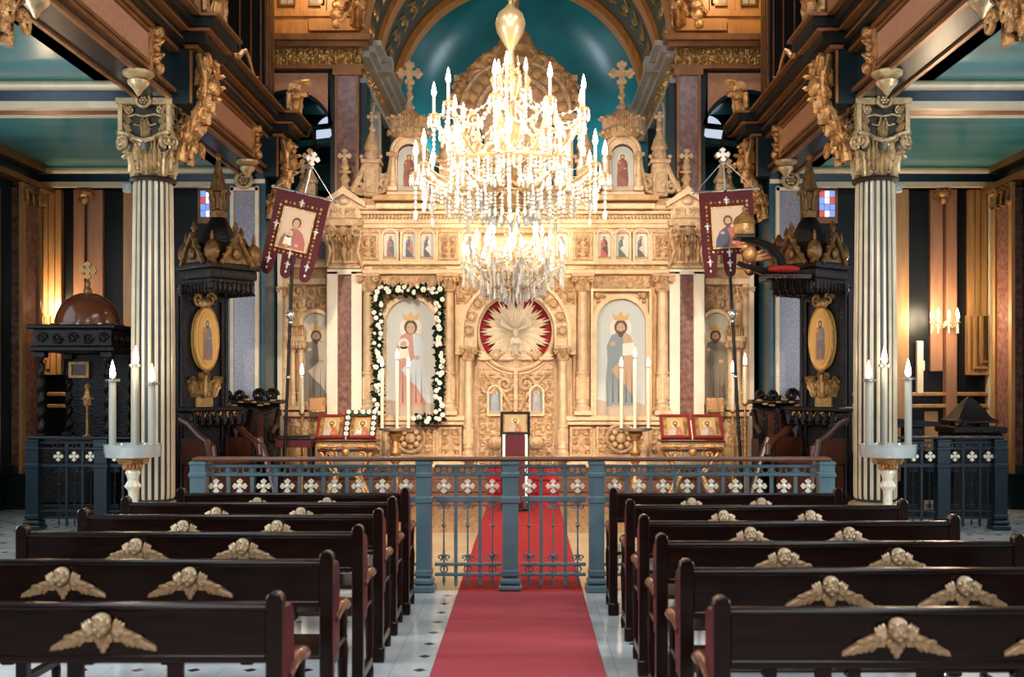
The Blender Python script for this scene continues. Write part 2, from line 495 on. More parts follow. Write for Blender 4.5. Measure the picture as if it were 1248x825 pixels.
for s, nm in SIDES:
    M = SCL(s, 1, 1)
    # aisle side wall with a tall window opening (outside the frame) and dado
    m = MB(); m.T = M
    m.box(7.15, 7.35, -3, 11.6, 0, 5.2); m.box(7.15, 7.35, 14.2, 17, 0, 5.2)
    m.box(7.15, 7.35, 11.6, 14.2, 0, 1.3); m.box(7.15, 7.35, 11.6, 14.2, 4.5, 5.2)
    struct('wall_'+nm, m, DTEAL)
    m = MB(); m.T = M
    m.box(7.2, 7.3, 11.6, 14.2, 1.3, 1.4); m.box(7.2, 7.3, 11.6, 14.2, 4.4, 4.5)
    for y in (11.6, 12.45, 13.3, 14.1): m.box(7.2, 7.3, y, y+.1, 1.3, 4.5)
    struct('window_1' if s < 0 else 'window_2', m, BROWN)
    # side-wall pilaster near the far corner, with gilt edge and gilt cornice
    r = sroot('trim_1' if s < 0 else 'trim_2')
    m = MB(); m.T = M; m.box(6.98, 7.15, 15.55, 16.0, .5, 4.55); m.build('pilaster', MBROWN, r)
    m = MB(); m.T = M; m.box(6.95, 7.0, 15.45, 15.55, .5, 4.6); m.box(6.95, 7.0, 16.0, 16.08, .5, 4.6); m.build('pilaster_edge', TAN, r)
    m = MB(); m.T = M; m.box(7.09, 7.15, 14.5, 15.1, .5, 4.45); m.build('wall_strip', ROSEW, r)
    m = MB(); m.T = M; m.box(6.9, 7.15, 15.4, 16.12, .0, .5); m.box(7.0, 7.15, 14.3, 16.5, .5, .62); m.build('plinth', DTEAL, r)
    m = MB(); m.T = M
    m.box(6.95, 7.15, 9, 16.5, 4.62, 4.70); m.box(7.02, 7.15, 9, 16.5, 4.9, 5.0); m.build('side_cornice', BROWN, r)
    m = MB(); m.T = M
    for k in range(3): acanthus(m, .28, .34, .16, 0, TR(6.95, 15.78, 4.3) @ RZ(s*PI/2*1 if False else PI/2) @ TR(-.18+.18*k, 0, 0))
    m.build('pilaster_capital', GOLD, r)
    # aisle ceiling and cross beams
    m = MB(); m.T = M; m.box(3.9, 7.3, -3, 16.75, 5.0, 5.1); struct('ceiling_aisle_'+nm, m, TEAL)
    r = sroot('trim_3' if s < 0 else 'trim_4')
    for yb in COL_Y+(16.45,):
        wall = yb > 16
        y0, y1 = (yb-.02, 16.7) if wall else (yb-.17, yb+.17)
        m = MB(); m.T = M; m.box(3.95, 7.15, y0, y1, 4.77, 5.0); m.build('cross_beam', DBLUE, r)
        m = MB(); m.T = M
        for yy, d in ((y0, -1), (y1, 1)):
            m.tube([(3.95, yy+d*.02, 4.95), (7.15, yy+d*.02, 4.95)], .055, 10)
            m.box(3.95, 7.15, yy-.05, yy+.05, 4.70, 4.775)
            if wall: break
        m.build('beam_moulding', CREAM, r)
        if not wall:
            m = MB(); m.T = M; m.box(3.95, 7.15, y0+.05, y1-.05, 4.71, 4.78); m.build('beam_soffit', BROWN, r)
    # ------------------------------------------------ far wall of the aisle
    m = MB(); m.T = M; m.box(3.7, 7.3, 16.7, 16.9, 0, 5.1); struct('wall_end_'+nm, m, BLACK)
    q = MB(); q.T = M; q.box(4.55, 4.80, 16.62, 16.70, 4.28, 4.70); q.box(4.50, 4.85, 16.66, 16.72, 4.2, 4.74); struct('trim_18' if s < 0 else 'trim_19', q, BROWN)
    gl = [mat('stained_red', (.75, .10, .10), .2, emit=.6), mat('stained_blue', (.25, .40, .95), .2, emit=.7), mat('stained_white', (.85, .90, 1.0), .2, emit=.9)]
    q = MB(); q.T = M
    for i in range(3):
        for j in range(4): q.box(4.56+.08*i, 4.63+.08*i, 16.605, 16.622, 4.29+.10*j, 4.38+.10*j, (i*2+j*j+i*j) % 3)
    struct('window_5' if s < 0 else 'window_6', q, gl)
    r = sroot('trim_5' if s < 0 else 'trim_6')
    def strip(a, b, z0, z1, d, mm, name='wall_strip'):
        q = MB(); q.T = M; q.cbox(a, b, 16.7-d, 16.72, z0, z1, .012); return q.build(name, mm, r)
    def ax(px): return abs(PX(px, 16.6)) if s < 0 else PX(px, 16.6)
    if s < 0: E = dict(tan=(152, 171), dark=(126, 152), rose=(106, 125), rose2=(91, 104), dk2=(77, 91), gold=((68, 75), (60, 67), (52, 59)), cream=(42, 50))
    else: E = dict(tan=(1083, 1106), dark=(1107, 1133), rose=(1134, 1149), rose2=(1152, 1165), dk2=(1166, 1180), gold=((1180, 1187), (1188, 1194), (1195, 1202)), cream=(1204, 1211))
    def rng(k): a, b = (ax(q) for q in k); return min(a, b), max(a, b)
    strip(*rng(E['tan']), .3, 4.70, .16, TAN); strip(*rng(E['rose']), 1.95, 4.70, .10, ROSEW)
    strip(*rng(E['rose2']), 1.2, 4.70, .14, ROSEW)
    for g in E['gold']: strip(*rng(g), 1.9, 4.70, .12, TAN)
    strip(*rng(E['cream']), .9, 4.66, .18, CREAM, 'corner_strip')
    strip(*rng(E['dark']), .0, 4.70, .03, BLACK, 'recessed_panel'); strip(*rng(E['dk2']), .0, 4.70, .03, BLACK, 'recessed_panel')
    g0, g1 = rng((E['gold'][0][0], E['gold'][2][1]))
    q = MB(); q.T = M
    for k in range(3): q.band([(g0-.02+k*.09, 1.9+k*.09), (g1+.02, 1.9+k*.09), (g1+.02, 2.8), (g0-.02+k*.09, 2.8)],
                              [(g0+.02+k*.09, 1.94+k*.09), (g1, 1.94+k*.09), (g1, 2.78), (g0+.02+k*.09, 2.78)], 16.55-k*.01, 16.7)
    q.build('panel_frame', TAN, r)
    for z in (1.58, 1.40): strip(4.6, 7.1, z, z+.06, .12, TAN, 'dado_rail')
    for k in range(5): strip(4.9+k*.42, 5.1+k*.42, .75, 1.35, .06, TAN, 'dado_panel')
    q = MB(); q.T = M
    for xx in (ax(105 if s < 0 else 1148),): 
        q.ball((xx-.02, 16.5, 4.62), (.10, .08, .07)); q.ball((xx-.02, 16.5, 4.53), (.06, .06, .07))
        for k in (-1, 0, 1): acanthus(q, .14, .2, .1, 0, TR(xx-.02+k*.07, 16.52, 4.5))
    q.build('corbel', GOLD, r)
    # ------------------------------------------------ transept front above the screen
    m = MB(); m.T = M
    xa, rr, zc = 3.54, .66, 5.6
    poly = [(2.44, 0), (2.9, 0), (2.9, zc)]+[(xa-rr*math.cos(t), zc+rr*math.sin(t)) for t in [PI*i/14 for i in range(15)]]+[(4.3, zc), (4.3, 7.07), (2.44, 7.07)]
    m.prism(poly, 17.0, 17.2); struct('wall_transept_'+nm, m, DTEAL)
    r = sroot('trim_7' if s < 0 else 'trim_8')
    q = MB(); q.T = M
    q.prism([(2.93, 5.72)]+[(xa-(rr+.05)*math.cos(t), zc+(rr+.05)*math.sin(t)) for t in [.25+PI*i/14*.8 for i in range(12)]]+[(4.1, 6.56), (2.93, 6.56)], 16.96, 17.0)
    q.build('rose_spandrel', PINK, r)
    q = MB(); q.T = M; q.box(2.47, 2.77, 16.88, 17.0, 0, 6.56); q.build('marble_pilaster', MBROWN, r)
    q = MB(); q.T = M
    for a in (2.44, 2.77): q.box(a, a+.035, 16.85, 17.0, 0, 6.56)
    q.box(2.4, 2.84, 16.84, 17, 6.5, 6.6); q.build('pilaster_edge', BROWN, r)
    q = MB(); q.T = M; q.box(2.36, 4.15, 16.85, 17.0, 6.60, 6.66); q.box(2.30, 4.15, 16.78, 17.0, 6.92, 7.0); q.box(2.24, 4.15, 16.7, 17.0, 7.0, 7.09); q.build('front_cornice', BROWN, r)
    q = MB(); q.T = M; relief(q, 1.74, .27, .05, .13, .02, 0, TR(3.27, 16.86, 6.655), seed=4); q.build('carved_frieze', DIMG, r)
    # amber gallery box with small windows
    q = MB(); q.T = M; q.box(2.45, 4.3, 16.95, 17.3, 7.05, 9.5); q.build('gallery_front', ORANGE, r)
    q = MB(); q.T = M
    q.box(2.42, 3.2, 16.83, 17, 7.18, 7.36); q.box(3.22, 4.2, 16.87, 17, 7.14, 7.32); q.box(2.42, 4.2, 16.9, 17, 7.42, 7.50)
    for a in (2.5, 2.95, 3.35, 3.75): q.box(a, a+.08, 16.9, 17, 7.5, 9)
    q.build('gallery_moulding', ORANGE, r)
    for a in (3.10, 3.55):
        q = MB(); q.T = M
        q.band([(a-.13, 7.58), (a+.13, 7.58), (a+.13, 8.2), (a-.13, 8.2)], [(a-.10, 7.61), (a+.10, 7.61), (a+.10, 8.17), (a-.10, 8.17)], 16.9, 16.95)
        for z in (7.72, 7.86, 8.0): q.box(a-.1, a+.1, 16.92, 16.95, z, z+.012)
        q.box(a-.006, a+.006, 16.92, 16.95, 7.6, 8.18)
        w = q.build('gallery_window', BROWN, r)
        q = MB(); q.T = M; q.box(a-.1, a+.1, 16.935, 16.945, 7.6, 8.18); q.build('pane', mat('dusty_pane', (.42, .34, .2), .15), w)
    q = MB(); q.T = M
    for k in range(3): acanthus(q, .3, .45, .2, 0, TR(2.45, 16.84, 7.2+k*.4) @ RZ((k-1)*.3))
    q.ball((2.42, 16.8, 7.62), (.12, .1, .16)); q.build('gallery_bracket', GOLD, r)
    # room glimpsed through the transept arch: dark with teal beams and a lit window
    m = MB(); m.T = M; m.box(2.5, 7.3, 21.0, 21.2, 0, 9); m.box(4.3, 4.5, 17.2, 21, 4, 9); struct('wall_rear_'+nm, m, DTEAL)
    m = MB(); m.T = M
    m.tube([(2.6, 18.6, 5.95), (4.3, 18.6, 5.75)], .06); m.tube([(2.6, 19.2, 6.35), (4.3, 18.9, 6.1)], .05); m.box(2.5, 4.3, 18.2, 20.9, 6.9, 7.0)
    m.box(2.6, 4.3, 20.6, 20.8, 5.4, 5.9)
    struct('trim_9' if s < 0 else 'trim_10', m, TEAL)
    m = MB(); m.T = M; m.prism(arch_outline(.7, .55, 12, 3.52, 6.35, .3), 20.93, 20.97); struct('window_3' if s < 0 else 'window_4', m, mat('daylit_pane', (.72, .82, 1.0), .3, emit=.8))
    # ------------------------------------------------ chancel side wall, cornice
    m = MB(); m.T = M; m.box(2.44, 2.6, 17.0, 21.4, 0, 7.1); struct('wall_chancel_'+nm, m, DTEAL)
    r = sroot('trim_11' if s < 0 else 'trim_12')
    q = MB(); q.T = M
    for (x, z0, z1) in ((2.36, 6.42, 6.52), (2.30, 6.82, 6.9), (2.22, 6.9, 7.0), (2.12, 7.0, 7.08)): q.box(x, 2.5, 17.0, 21.3, z0, z1)
    q.box(2.06, 2.46, 17.9, 18.2, 6.85, 7.1); q.box(2.06, 2.46, 20.9, 21.25, 6.4, 7.1)
    q.build('chancel_cornice', mat('grey_cornice', (.46, .43, .40), .35, .2, var=.4, vscale=6), r)
    q = MB(); q.T = M; relief(q, 4.1, .30, .05, .15, .03, 0, TR(2.42, 19.15, 6.52) @ RZ(-PI/2)); q.build('carved_frieze', DIMG, r)
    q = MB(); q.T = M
    q.prism(arch_outline(.9, 1.9, 12, 0, 0), 0, .03, 0, TR(2.42, 18.5, 4.6) @ RZ(-PI/2)); q.build('blue_window', mat('blue_light_pane', (.10, .22, .42), .2), r)  # arched window; the blue light in it is put into the pane colour
    q = MB(); q.T = M
    q.band(arch_outline(1.06, 1.98, 12, 0, -.02), arch_outline(.9, 1.9, 12, 0, 0), 0, .06, 0, TR(2.38, 18.5, 4.6) @ RZ(-PI/2)); q.build('arch_surround', CREAM, r)
    q = MB(); q.T = M; q.box(2.34, 2.46, 17.0, 17.45, 0, 6.42); q.box(2.34, 2.46, 20.0, 20.5, 0, 6.42); q.build('chancel_pilaster', DTEAL, r)
    # ------------------------------------------------ nave gallery wall above the entablature
    m = MB(); m.T = M; m.box(4.3, 4.5, -3, 17.2, 5.0, 10.5); struct('wall_gallery_'+nm, m, BLACK)
    r = sroot('trim_13' if s < 0 else 'trim_14')
    for y in (4.0, 7.95, 12.0, 16.05):
        q = MB(); q.T = M; q.cbox(3.62, 4.3, y-.3, y+.3, 5.62, 10.5, .03); q.cbox(3.55, 4.3, y-.36, y+.36, 5.62, 6.0, .03); q.build('gallery_post', BLACK, r)
        q = MB(); q.T = M
        for a in (3.66, 3.80, 3.96, 4.14): q.box(a, a+.018, y-.325, y-.29, 6.05, 10.4)
        for b in (-.2, -.05, .05, .2): q.box(3.595, 3.63, y+b-.01, y+b+.01, 6.05, 10.4)
        q.build('post_fillet', BROWN, r)
    for y in (5.2, 6.6, 9.3, 10.6, 13.3, 14.6):
        q = MB(); q.T = M; q.box(4.2, 4.3, y-.25, y+.25, 5.9, 9.8); q.build('gallery_panel', ROSEW, r)
# ------------------------------------------------ barrel vault and apse
ZV, RV = 7.10, 2.46
def arc_band(mb, r0, r1, y0, y1, n=40, mi=0):
    o = [(r1*math.cos(PI*i/n), ZV+r1*math.sin(PI*i/n)) for i in range(n+1)]
    i_ = [(r0*math.cos(PI*i/n), ZV+r0*math.sin(PI*i/n)) for i in range(n+1)]
    return mb.band(o, i_, y0, y1, mi, closed=False)
m = MB(); arc_band(m, RV, RV+.2, 17.0, 21.4); struct('ceiling_vault', m, mat('vault_green', (.09, .085, .05), .45, .2, var=.5, vscale=7))
r = sroot('trim_15')
m = MB(); arc_band(m, RV-.10, RV+.3, 16.92, 17.35); arc_band(m, RV-.08, RV, 18.7, 19.1); arc_band(m, RV-.12, RV, 20.95, 21.35); m.build('vault_rib', ORANGE, r)
m = MB()
for (yc, wd, nn) in ((17.95, .62, 26), (20.0, .8, 26)):
    for k in range(nn):
        a = PI*(k+.5)/nn
        T = TR(0, yc, ZV) @ RY(-a+PI/2) @ TR(0, 0, RV-.02) @ RX(PI/2) 
        m.ball((0, 0, 0), (.09, wd*.22, .05), 8, 6, 0, TR(0, yc, ZV) @ RY(-a+PI/2) @ TR(0, 0, RV-.01))
        for d in (-1, 1): m.ball((0, 0, 0), (.05, wd*.2, .04), 8, 5, 0, TR(0, yc+d*wd*.33, ZV) @ RY(-a+PI/2) @ TR(0, 0, RV-.01) @ RZ(d*.7))
m.build('vault_rosettes', DIMG, r)
m = MB()
for k in range(22):
    for sx in (-1, 1):
        a = PI*(.02+.36*k/21)
        x, z = (RV+.32)*math.cos(a)*sx, ZV+(RV+.32)*math.sin(a)
        m.ball((x, 16.86, z), (.09+.05*random.random(), .06, .10), 8, 6)
        if k % 2: m.tube(spiral(x, z, .14, 1.4, a, sx, 12, 16.84), [.03]*13, 6)
m.build('arch_carving', GOLD, r)
m = MB(); vs = []; fs = []; na, nb = 32, 14
prof = [(RV, -7.1+.01), (RV, 0)]+[(RV*math.cos(PI/2*j/nb), RV*math.sin(PI/2*j/nb)) for j in range(1, nb+1)]
for (q, z) in prof:
    for i in range(na+1):
        a = PI*i/na; vs.append((max(q, .001)*math.cos(a), 21.3+max(q, .001)*math.sin(a)*.75, ZV+z))
for j in range(len(prof)-1):
    for i in range(na):
        a = j*(na+1)+i; fs.append((a, a+1, a+na+2, a+na+1))
m.add(vs, fs); o = struct('wall_apse', m, APSE, angle=60)
sm = o.modifiers.new('thickness', 'SOLIDIFY'); sm.thickness = .12; sm.offset = 1

# ------------------------------------------------------------------ nave entablature (beam, frieze, cornice)
for s, nm in SIDES:
    M = SCL(s, 1, 1); r = sroot('trim_16' if s < 0 else 'trim_17')
    Y0, Y1 = -2.5, 16.6
    def run(name, mm, boxes, ch=0):
        q = MB(); q.T = M
        for b in boxes: q.box(b[0], b[1], Y0, Y1, b[2], b[3])
        return q.build(name, mm, r)
    run('architrave', DTEAL, [(3.66, 4.0, 4.80, 5.6)])
    run('edge_moulding', BROWN, [(3.985, 4.03, 4.775, 4.83), (3.645, 3.69, 4.78, 4.82), (3.60, 3.66, 4.855, 4.895), (3.57, 3.66, 5.28, 5.325)])
    run('cornice', BLACK, [(3.50, 3.7, 5.33, 5.46), (3.35, 3.7, 5.50, 5.60), (3.30, 4.3, 5.63, 5.66)])
    run('cornice_edge', BROWN, [(3.42, 3.7, 5.465, 5.495), (3.49, 3.7, 5.385, 5.405), (3.28, 3.7, 5.605, 5.635)])
    for (a, b) in ((-1, 2.85), (4.85, 6.9), (8.9, 10.9), (12.98, 15.0)):
        q = MB(); q.T = M; q.cbox(3.615, 3.67, a, b, 4.95, 5.24, .02); q.build('rose_panel', PINK, r)
        q = MB(); q.T = M
        q.box(3.60, 3.66, a-.05, b+.05, 5.235, 5.27); q.box(3.60, 3.66, a-.05, b+.05, 4.91, 4.945)
        for y in (a-.05, b+.02): q.box(3.60, 3.66, y, y+.03, 4.91, 5.27)
        q.build('panel_frame', BROWN, r)
    for y in (4.3, 8.75, 11.03, 12.86, 15.12):       # carved strips flanking the panels
        q = MB(); q.T = M
        q.box(3.585, 3.66, y-.12, y+.12, 4.86, 5.32, 0)
        for k in range(6):
            q.ball((3.575, y+.035*(-1)**k, 4.90+k*.072), (.045, .055, .05), 8, 6)
            q.tube([(3.56, y, 4.88+k*.07), (3.53, y+.07*(-1)**k, 4.93+k*.07), (3.56, y+.09*(-1)**k, 4.90+k*.07)], [.02, .016, .01], 6)
        for k in (0, 1): q.ball((3.55, y, 5.27-k*.36), (.055, .07, .06), 8, 6)
        q.build('frieze_bracket', GOLD, r)
    for y in (8.55, 10.8, 12.75, 15.0):         # turned pendants under the beam
        q = MB(); q.T = M
        q.lathe([(.0, -.24), (.02, -.22), (.05, -.17), (.10, -.12), (.105, -.09), (.07, -.07), (.12, -.05), (.15, -.03), (.15, 0), (.0, .0)], 16, 0, TR(3.66, y-.05, 4.79))
        q.build('pendant', BRASSC, r)
    for y in COL_Y+(PIL_Y+.02,):                  # projecting blocks with gilt consoles
        q = MB(); q.T = M; q.cbox(3.44, 3.66, y-.28, y+.28, 4.74, 5.36, .01); q.build('impost_block', DTEAL, r)
        q = MB(); q.T = M
        q.box(3.26, 3.5, y-.40, y+.40, 5.36, 5.46); q.box(3.14, 3.5, y-.46, y+.46, 5.50, 5.60); q.build('cornice_break', BLACK, r)
        q = MB(); q.T = M
        q.box(3.36, 3.5, y-.32, y+.32, 5.31, 5.35); q.box(3.20, 3.5, y-.43, y+.43, 5.465, 5.495); q.box(3.09, 3.5, y-.49, y+.49, 5.605, 5.635)
        q.box(3.43, 3.455, y-.29, y-.27, 4.74, 5.3); q.build('cornice_break_edge', BROWN, r)
        q = MB(); q.T = M @ TR(.66, 0, 0) @ SCL(.845, 1, 1)   # console: S-scroll carrying leaves
        for yy in (y-.13, y+.13):
            pts = []
            for i in range(25):
                t = i/24; z = 5.30-t*1.15; pts.append((3.28-.20*math.sin(PI*min(1, t*1.25))*(1-t*.55)-.03+t*.22, yy, z))
            q.tube(pts, [.05+.02*math.sin(t*.6) for t in range(25)], 8)
            T = TR(3.13, yy, 5.20) @ RZ(PI/2)
            q.tube(spiral(0, 0, .11, 1.5, 0, 1, 14), [.035]*15, 6, 0, T)
            q.tube(spiral(0, 0, .09, 1.4, PI, -1, 14), [.03]*15, 6, 0, TR(3.30, yy, 4.30) @ RZ(PI/2))
        for k in range(7):
            t = k/6; xx = 3.25-.18*math.sin(PI*min(1, t*1.25))*(1-t*.55)+t*.20
            acanthus(q, .34-.06*t, .30, .15, 0, TR(xx, y, 4.95-k*.125) @ RZ(-PI/2))
            for d in (-1, 1): acanthus(q, .2, .22, .12, 0, TR(xx+.05, y+d*.13, 4.95-k*.125) @ RZ(-PI/2+d*.8))
        q.ball((3.10, y, 4.98), (.09, .12, .11), 10, 8); q.build('console', GOLD, r)
        q = MB(); q.T = M @ TR(.10, 0, 0)            # crest on the cornice
        for d in (-1, 1):
            q.tube(spiral(0, 0, .17, 1.5, -.6, d, 14), [.055-.002*i for i in range(15)], 7, 0, TR(3.18, y+d*.2, 5.80) @ RZ(PI/2))
            acanthus(q, .26, .42, .18, 0, TR(3.16, y+d*.10, 5.62) @ RZ(-PI/2+d*.5))
        acanthus(q, .34, .60, .22, 0, TR(3.2, y, 5.62) @ RZ(-PI/2)); q.ball((3.16, y, 6.0), (.09, .11, .13), 10, 8)
        pts = [(3.2, y+.3+k*.16, 5.72+.10*math.sin(k*1.1)) for k in range(12)]
        q.tube(pts, [.055-.0035*k for k in range(12)], 7)
        q.build('crest', GOLD, r)

# ------------------------------------------------------------------ columns
def column(name, label, s, y):
    t = thing(name, label, 'column', (s*3.94, y, 0), 0, 'fluted nave columns')
    q = MB(); q.cbox(-.34, .34, -.34, .34, 0, .22, .01)
    q.lathe([(.0, .22), (.32, .22), (.34, .27), (.32, .32), (.27, .34), (.26, .38), (.29, .41), (.28, .45), (.235, .47), (0, .47)], 28); q.build('base', BRASSC, t)
    q = MB(); q.lathe([(.0, .47), (.214, .47), (.214, 2.2), (.196, 3.97), (0, 3.97)], 40); q.build('shaft', mat('dark_flutes', (.022, .023, .021), .3, var=.3), t)
    q = MB()
    N = 20
    for k in range(N):
        a = 2*PI*(k+.5)/N
        T = RZ(a)
        vs = []
        for (z, rr) in ((.5, .216), (.53, .226), (2.2, .225), (3.9, .206), (3.93, .197)):
            for (dw, dr) in ((-.019, -.006), (-.016, .006), (0, .010), (.016, .006), (.019, -.006)):
                vs.append((rr+dr-.004, dw, z))
        fs = [(j*5+i, j*5+i+1, j*5+i+6, j*5+i+5) for j in range(4) for i in range(4)]
        q.add(vs, fs, 0, T)
    q.build('shaft_fillets', mat('column_fillet', (.76, .62, .42), .30, .15, var=.3, vscale=3), t)
    # capital
    q = MB(); q.lathe([(0, 3.93), (.235, 3.93), (.25, 3.955), (.235, 3.98), (.205, 3.99), (.21, 4.1), (.24, 4.25), (.27, 4.38), (0, 4.38)], 28)
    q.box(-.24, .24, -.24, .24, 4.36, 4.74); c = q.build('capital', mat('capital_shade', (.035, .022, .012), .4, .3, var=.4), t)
    q = MB()
    for k in range(8): acanthus(q, .19, .27, .10, 0, RZ(PI/4*k) @ TR(0, -.20, 3.98))
    for k in range(8): acanthus(q, .17, .36, .13, 0, RZ(PI/4*(k+.5)) @ TR(0, -.21, 4.04))
    for k in range(4):
        T = RZ(PI/2*k+PI/4)
        for d in (-1, 1): q.tube(spiral(.0, .0, .075, 1.5, -PI/2, d, 14), [.022]*15, 6, 0, T @ TR(d*.035, -.355, 4.34))
    q.build('acanthus_leaves', BRASSC, c)
    q = MB()
    q.cbox(-.30, .30, -.30, .30, 4.725, 4.80, .012)
    for k in range(4):
        T = RZ(PI/2*k)
        for d in (-1, 1):
            q.box(d*.235, d*.275, -.285, -.24, 4.42, 4.73, 0, T)
            q.tube([(d*.26, -.285, 4.43), (d*.18, -.29, 4.41), (d*.10, -.30, 4.36), (0, -.305, 4.335)], [.026]*4, 7, 0, T)
            for j in range(3):
                acanthus(q, .09, .13, .03, 0, T @ TR(d*.16, -.255, 4.43+j*.095) @ RY(d*.55))
            q.tube(spiral(d*.17, 4.665, .045, 1.4, PI/2, d, 12, -.262), [.013]*13, 5, 0, T)
            q.tube([(d*.19, -.262, 4.60), (d*.1, -.268, 4.62), (0, -.27, 4.60)], [.014]*3, 5, 0, T)
            q.tube([(d*.12, -.262, 4.52), (d*.05, -.268, 4.5), (d*.02, -.27, 4.58)], [.012]*3, 5, 0, T)
        acanthus(q, .13, .20, .04, 0, T @ TR(0, -.258, 4.37))
    q.build('carved_block', BRASSC, c)
    q = MB()
    for k in range(4):
        T = RZ(PI/2*k) @ TR(0, -.31, 4.765)
        q.tube([(.072*math.cos(a), 0, .072*math.sin(a)) for a in [2*PI*i/20 for i in range(21)]], [.018]*21, 7, 0, T)
        for j in range(6): q.ball((.032*math.cos(j*PI/3), 0, .032*math.sin(j*PI/3)), (.017, .015, .017), 7, 5, 0, T)
        q.ball((0, -.005, 0), .016, 7, 5, 0, T)
    q.build('rosette', BRASSC, c)
    return t
LAB = {(-1, 12.0): 'fluted cream and dark column behind the candle stand on the dome canopy side',
       (1, 12.0): 'fluted cream and dark column behind the candle stand near the glowing wall sconce',
       (-1, 7.72): 'nearer fluted column showing only its gilt capital corner at top left',
       (1, 7.72): 'nearer fluted column showing only its gilt capital corner at top right'}
for s, nm in SIDES:
    for y in COL_Y: column('fluted_column', LAB[(s, y)], s, y)
    # grey marble pilaster at the far end of the arcade
    t = thing('marble_pilaster', 'tall grey marble pilaster in cream frame '+('behind the banner of mother and child' if s < 0 else 'behind the red cushion bracket'), 'pilaster', (s*3.94, PIL_Y, 0), 0, 'grey marble pilasters')
    q = MB(); q.box(-.29, .29, -.12, .6, 0, 4.8); q.build('backing', mat('pilaster_teal', (.018, .075, .10), .3, var=.3), t)
    q = MB(); q.cbox(-.155, .155, -.17, -.10, 1.4, 4.55, .01); q.build('marble_panel', MGREY, t)
    q = MB()
    for d in (-1, 1): q.cbox(d*.155, d*.205, -.19, -.1, 1.4, 4.62, .012)
    q.box(-.20, .20, -.19, -.1, 4.55, 4.60); q.box(-.29, .29, -.17, -.1, 4.66, 4.72)
    q.build('frame', CREAM, t)
    q = MB(); T = TR(0, -.21, 4.70)
    q.tube([(.11*math.cos(a), 0, .11*math.sin(a)) for a in [2*PI*i/20 for i in range(21)]], [.03]*21, 7, 0, T)
    for j in range(6): q.ball((.05*math.cos(j*PI/3), 0, .05*math.sin(j*PI/3)), .03, 7, 5, 0, T)
    q.ball((0, 0, 0), .025, 7, 5, 0, T); q.build('rosette', BRASSC, t)
# ------------------------------------------------------------------ carpet
m = MB(); nx, ny = 12, 60; vs = []; fs = []
def carpet(y0, y1):
    q = MB(); q.cbox(-.435, .605, y0, y1, .001, .014, .005); return q
o = carpet(-1, 9.12).build('carpet_runner', CARPET)
tag(o, 'rose-red carpet runner along the aisle up to the gate', 'carpet')
o = carpet(9.125, 15.82).build('chancel_carpet', CARPET_LIT)
tag(o, 'red carpet in a lit tone behind the gate leading to the lectern', 'carpet')
m = MB()
for y, z in ((15.84, 0), (16.11, .17), (16.37, .34)):
    m.box(-.435, .605, y-.012, y, z+.001, z+.18)
    m.box(-.435, .605, y-.012, y+(.257 if z < .3 else .008), z+.17+.001, z+.18)
o = m.build('step_carpet', CARPET_LIT); tag(o, 'red carpet laid over the steps behind the small lectern', 'carpet')
# ------------------------------------------------------------------ pews
def cherub_parts(parent, x, y, z):
    """winged cherub head, 0.385 wide, mounted on a vertical face looking to -Y"""
    q = MB()
    for k in range(3):
        for d in (-1, 0, 1): q.ball((d*.021*(1-k*.42), -.012, .047-k*.017), (.015-.003*k, .010, .020), 8, 6, 0)
    q.prism([(-.045, .06), (0, .002), (.045, .06), (.02, .085), (-.02, .085)], -.006, 0)
    b = q.build('cherub_ornament', CHER, parent, loc=(x, y, z))
    q = MB()
    q.ball((0, -.032, .098), (.030, .030, .036), 14, 10)                       # face
    q.ball((0, -.060, .093), (.006, .008, .009), 8, 6)                         # nose
    for d in (-1, 1):
        q.ball((d*.015, -.055, .086), (.011, .009, .010), 8, 6)                # cheeks
        q.ball((d*.012, -.058, .104), (.008, .005, .004), 8, 5)                # brows
        q.ball((d*.030, -.030, .098), (.006, .008, .011), 8, 6)                # ears
    q.ball((0, -.058, .078), (.008, .006, .004), 8, 5); q.ball((0, -.052, .069), (.010, .010, .008), 8, 6)
    h = q.build('head', CHERH, b)
    q = MB()
    q.ball((0, -.028, .114), (.034, .032, .030), 16, 10)
    for i in range(5):
        a = PI*(.05+.9*i/4); q.ball((.029*math.cos(a), -.044, .108+.024*math.sin(a)), (.009, .013, .009), 8, 6)
    q.ball((0, -.056, .126), (.008, .008, .010), 8, 6)
    q.build('curls', CHERH, b)
    for d in (-1, 1):
        q = MB(); q.T = SCL(d, 1, 1)
        # long swept wing with a scalloped lower edge
        top = [(.030, .078), (.060, .088), (.100, .072), (.145, .046), (.190, .018)]
        low = [(.193, .008), (.178, .0), (.166, .006), (.152, .004), (.138, .014), (.120, .014), (.106, .024), (.085, .024), (.068, .034), (.040, .034)]
        q.prism([(a, c) for a, c in top]+low, -.010, 0)
        for i in range(6):
            t = i/5; x0, z0 = .055+t*.060, .070-t*.022
            x1, z1 = .085+t*.100, .026-t*.018
            L = math.hypot(x1-x0, z1-z0); a = math.atan2(z1-z0, x1-x0)
            q.ball((0, 0, 0), (L/2+.012, .007, .0095), 10, 6, 0, TR((x0+x1)/2, -.012, (z0+z1)/2) @ RY(-a))
        for i in range(3): q.ball((.055+i*.032, -.016, .074-i*.011), (.026, .009, .012), 10, 6, 0)
        q.build('wing', CHER, b)
        q = MB(); q.T = SCL(d, 1, 1)
        for i in range(3): q.ball((0, 0, 0), (.011, .010, .030), 8, 6, 0, TR(.046+i*.008, -.020+.003*i, .092-i*.006) @ RY(.15+.2*i))
        q.build('small_wing', CHERH, b)
    return b
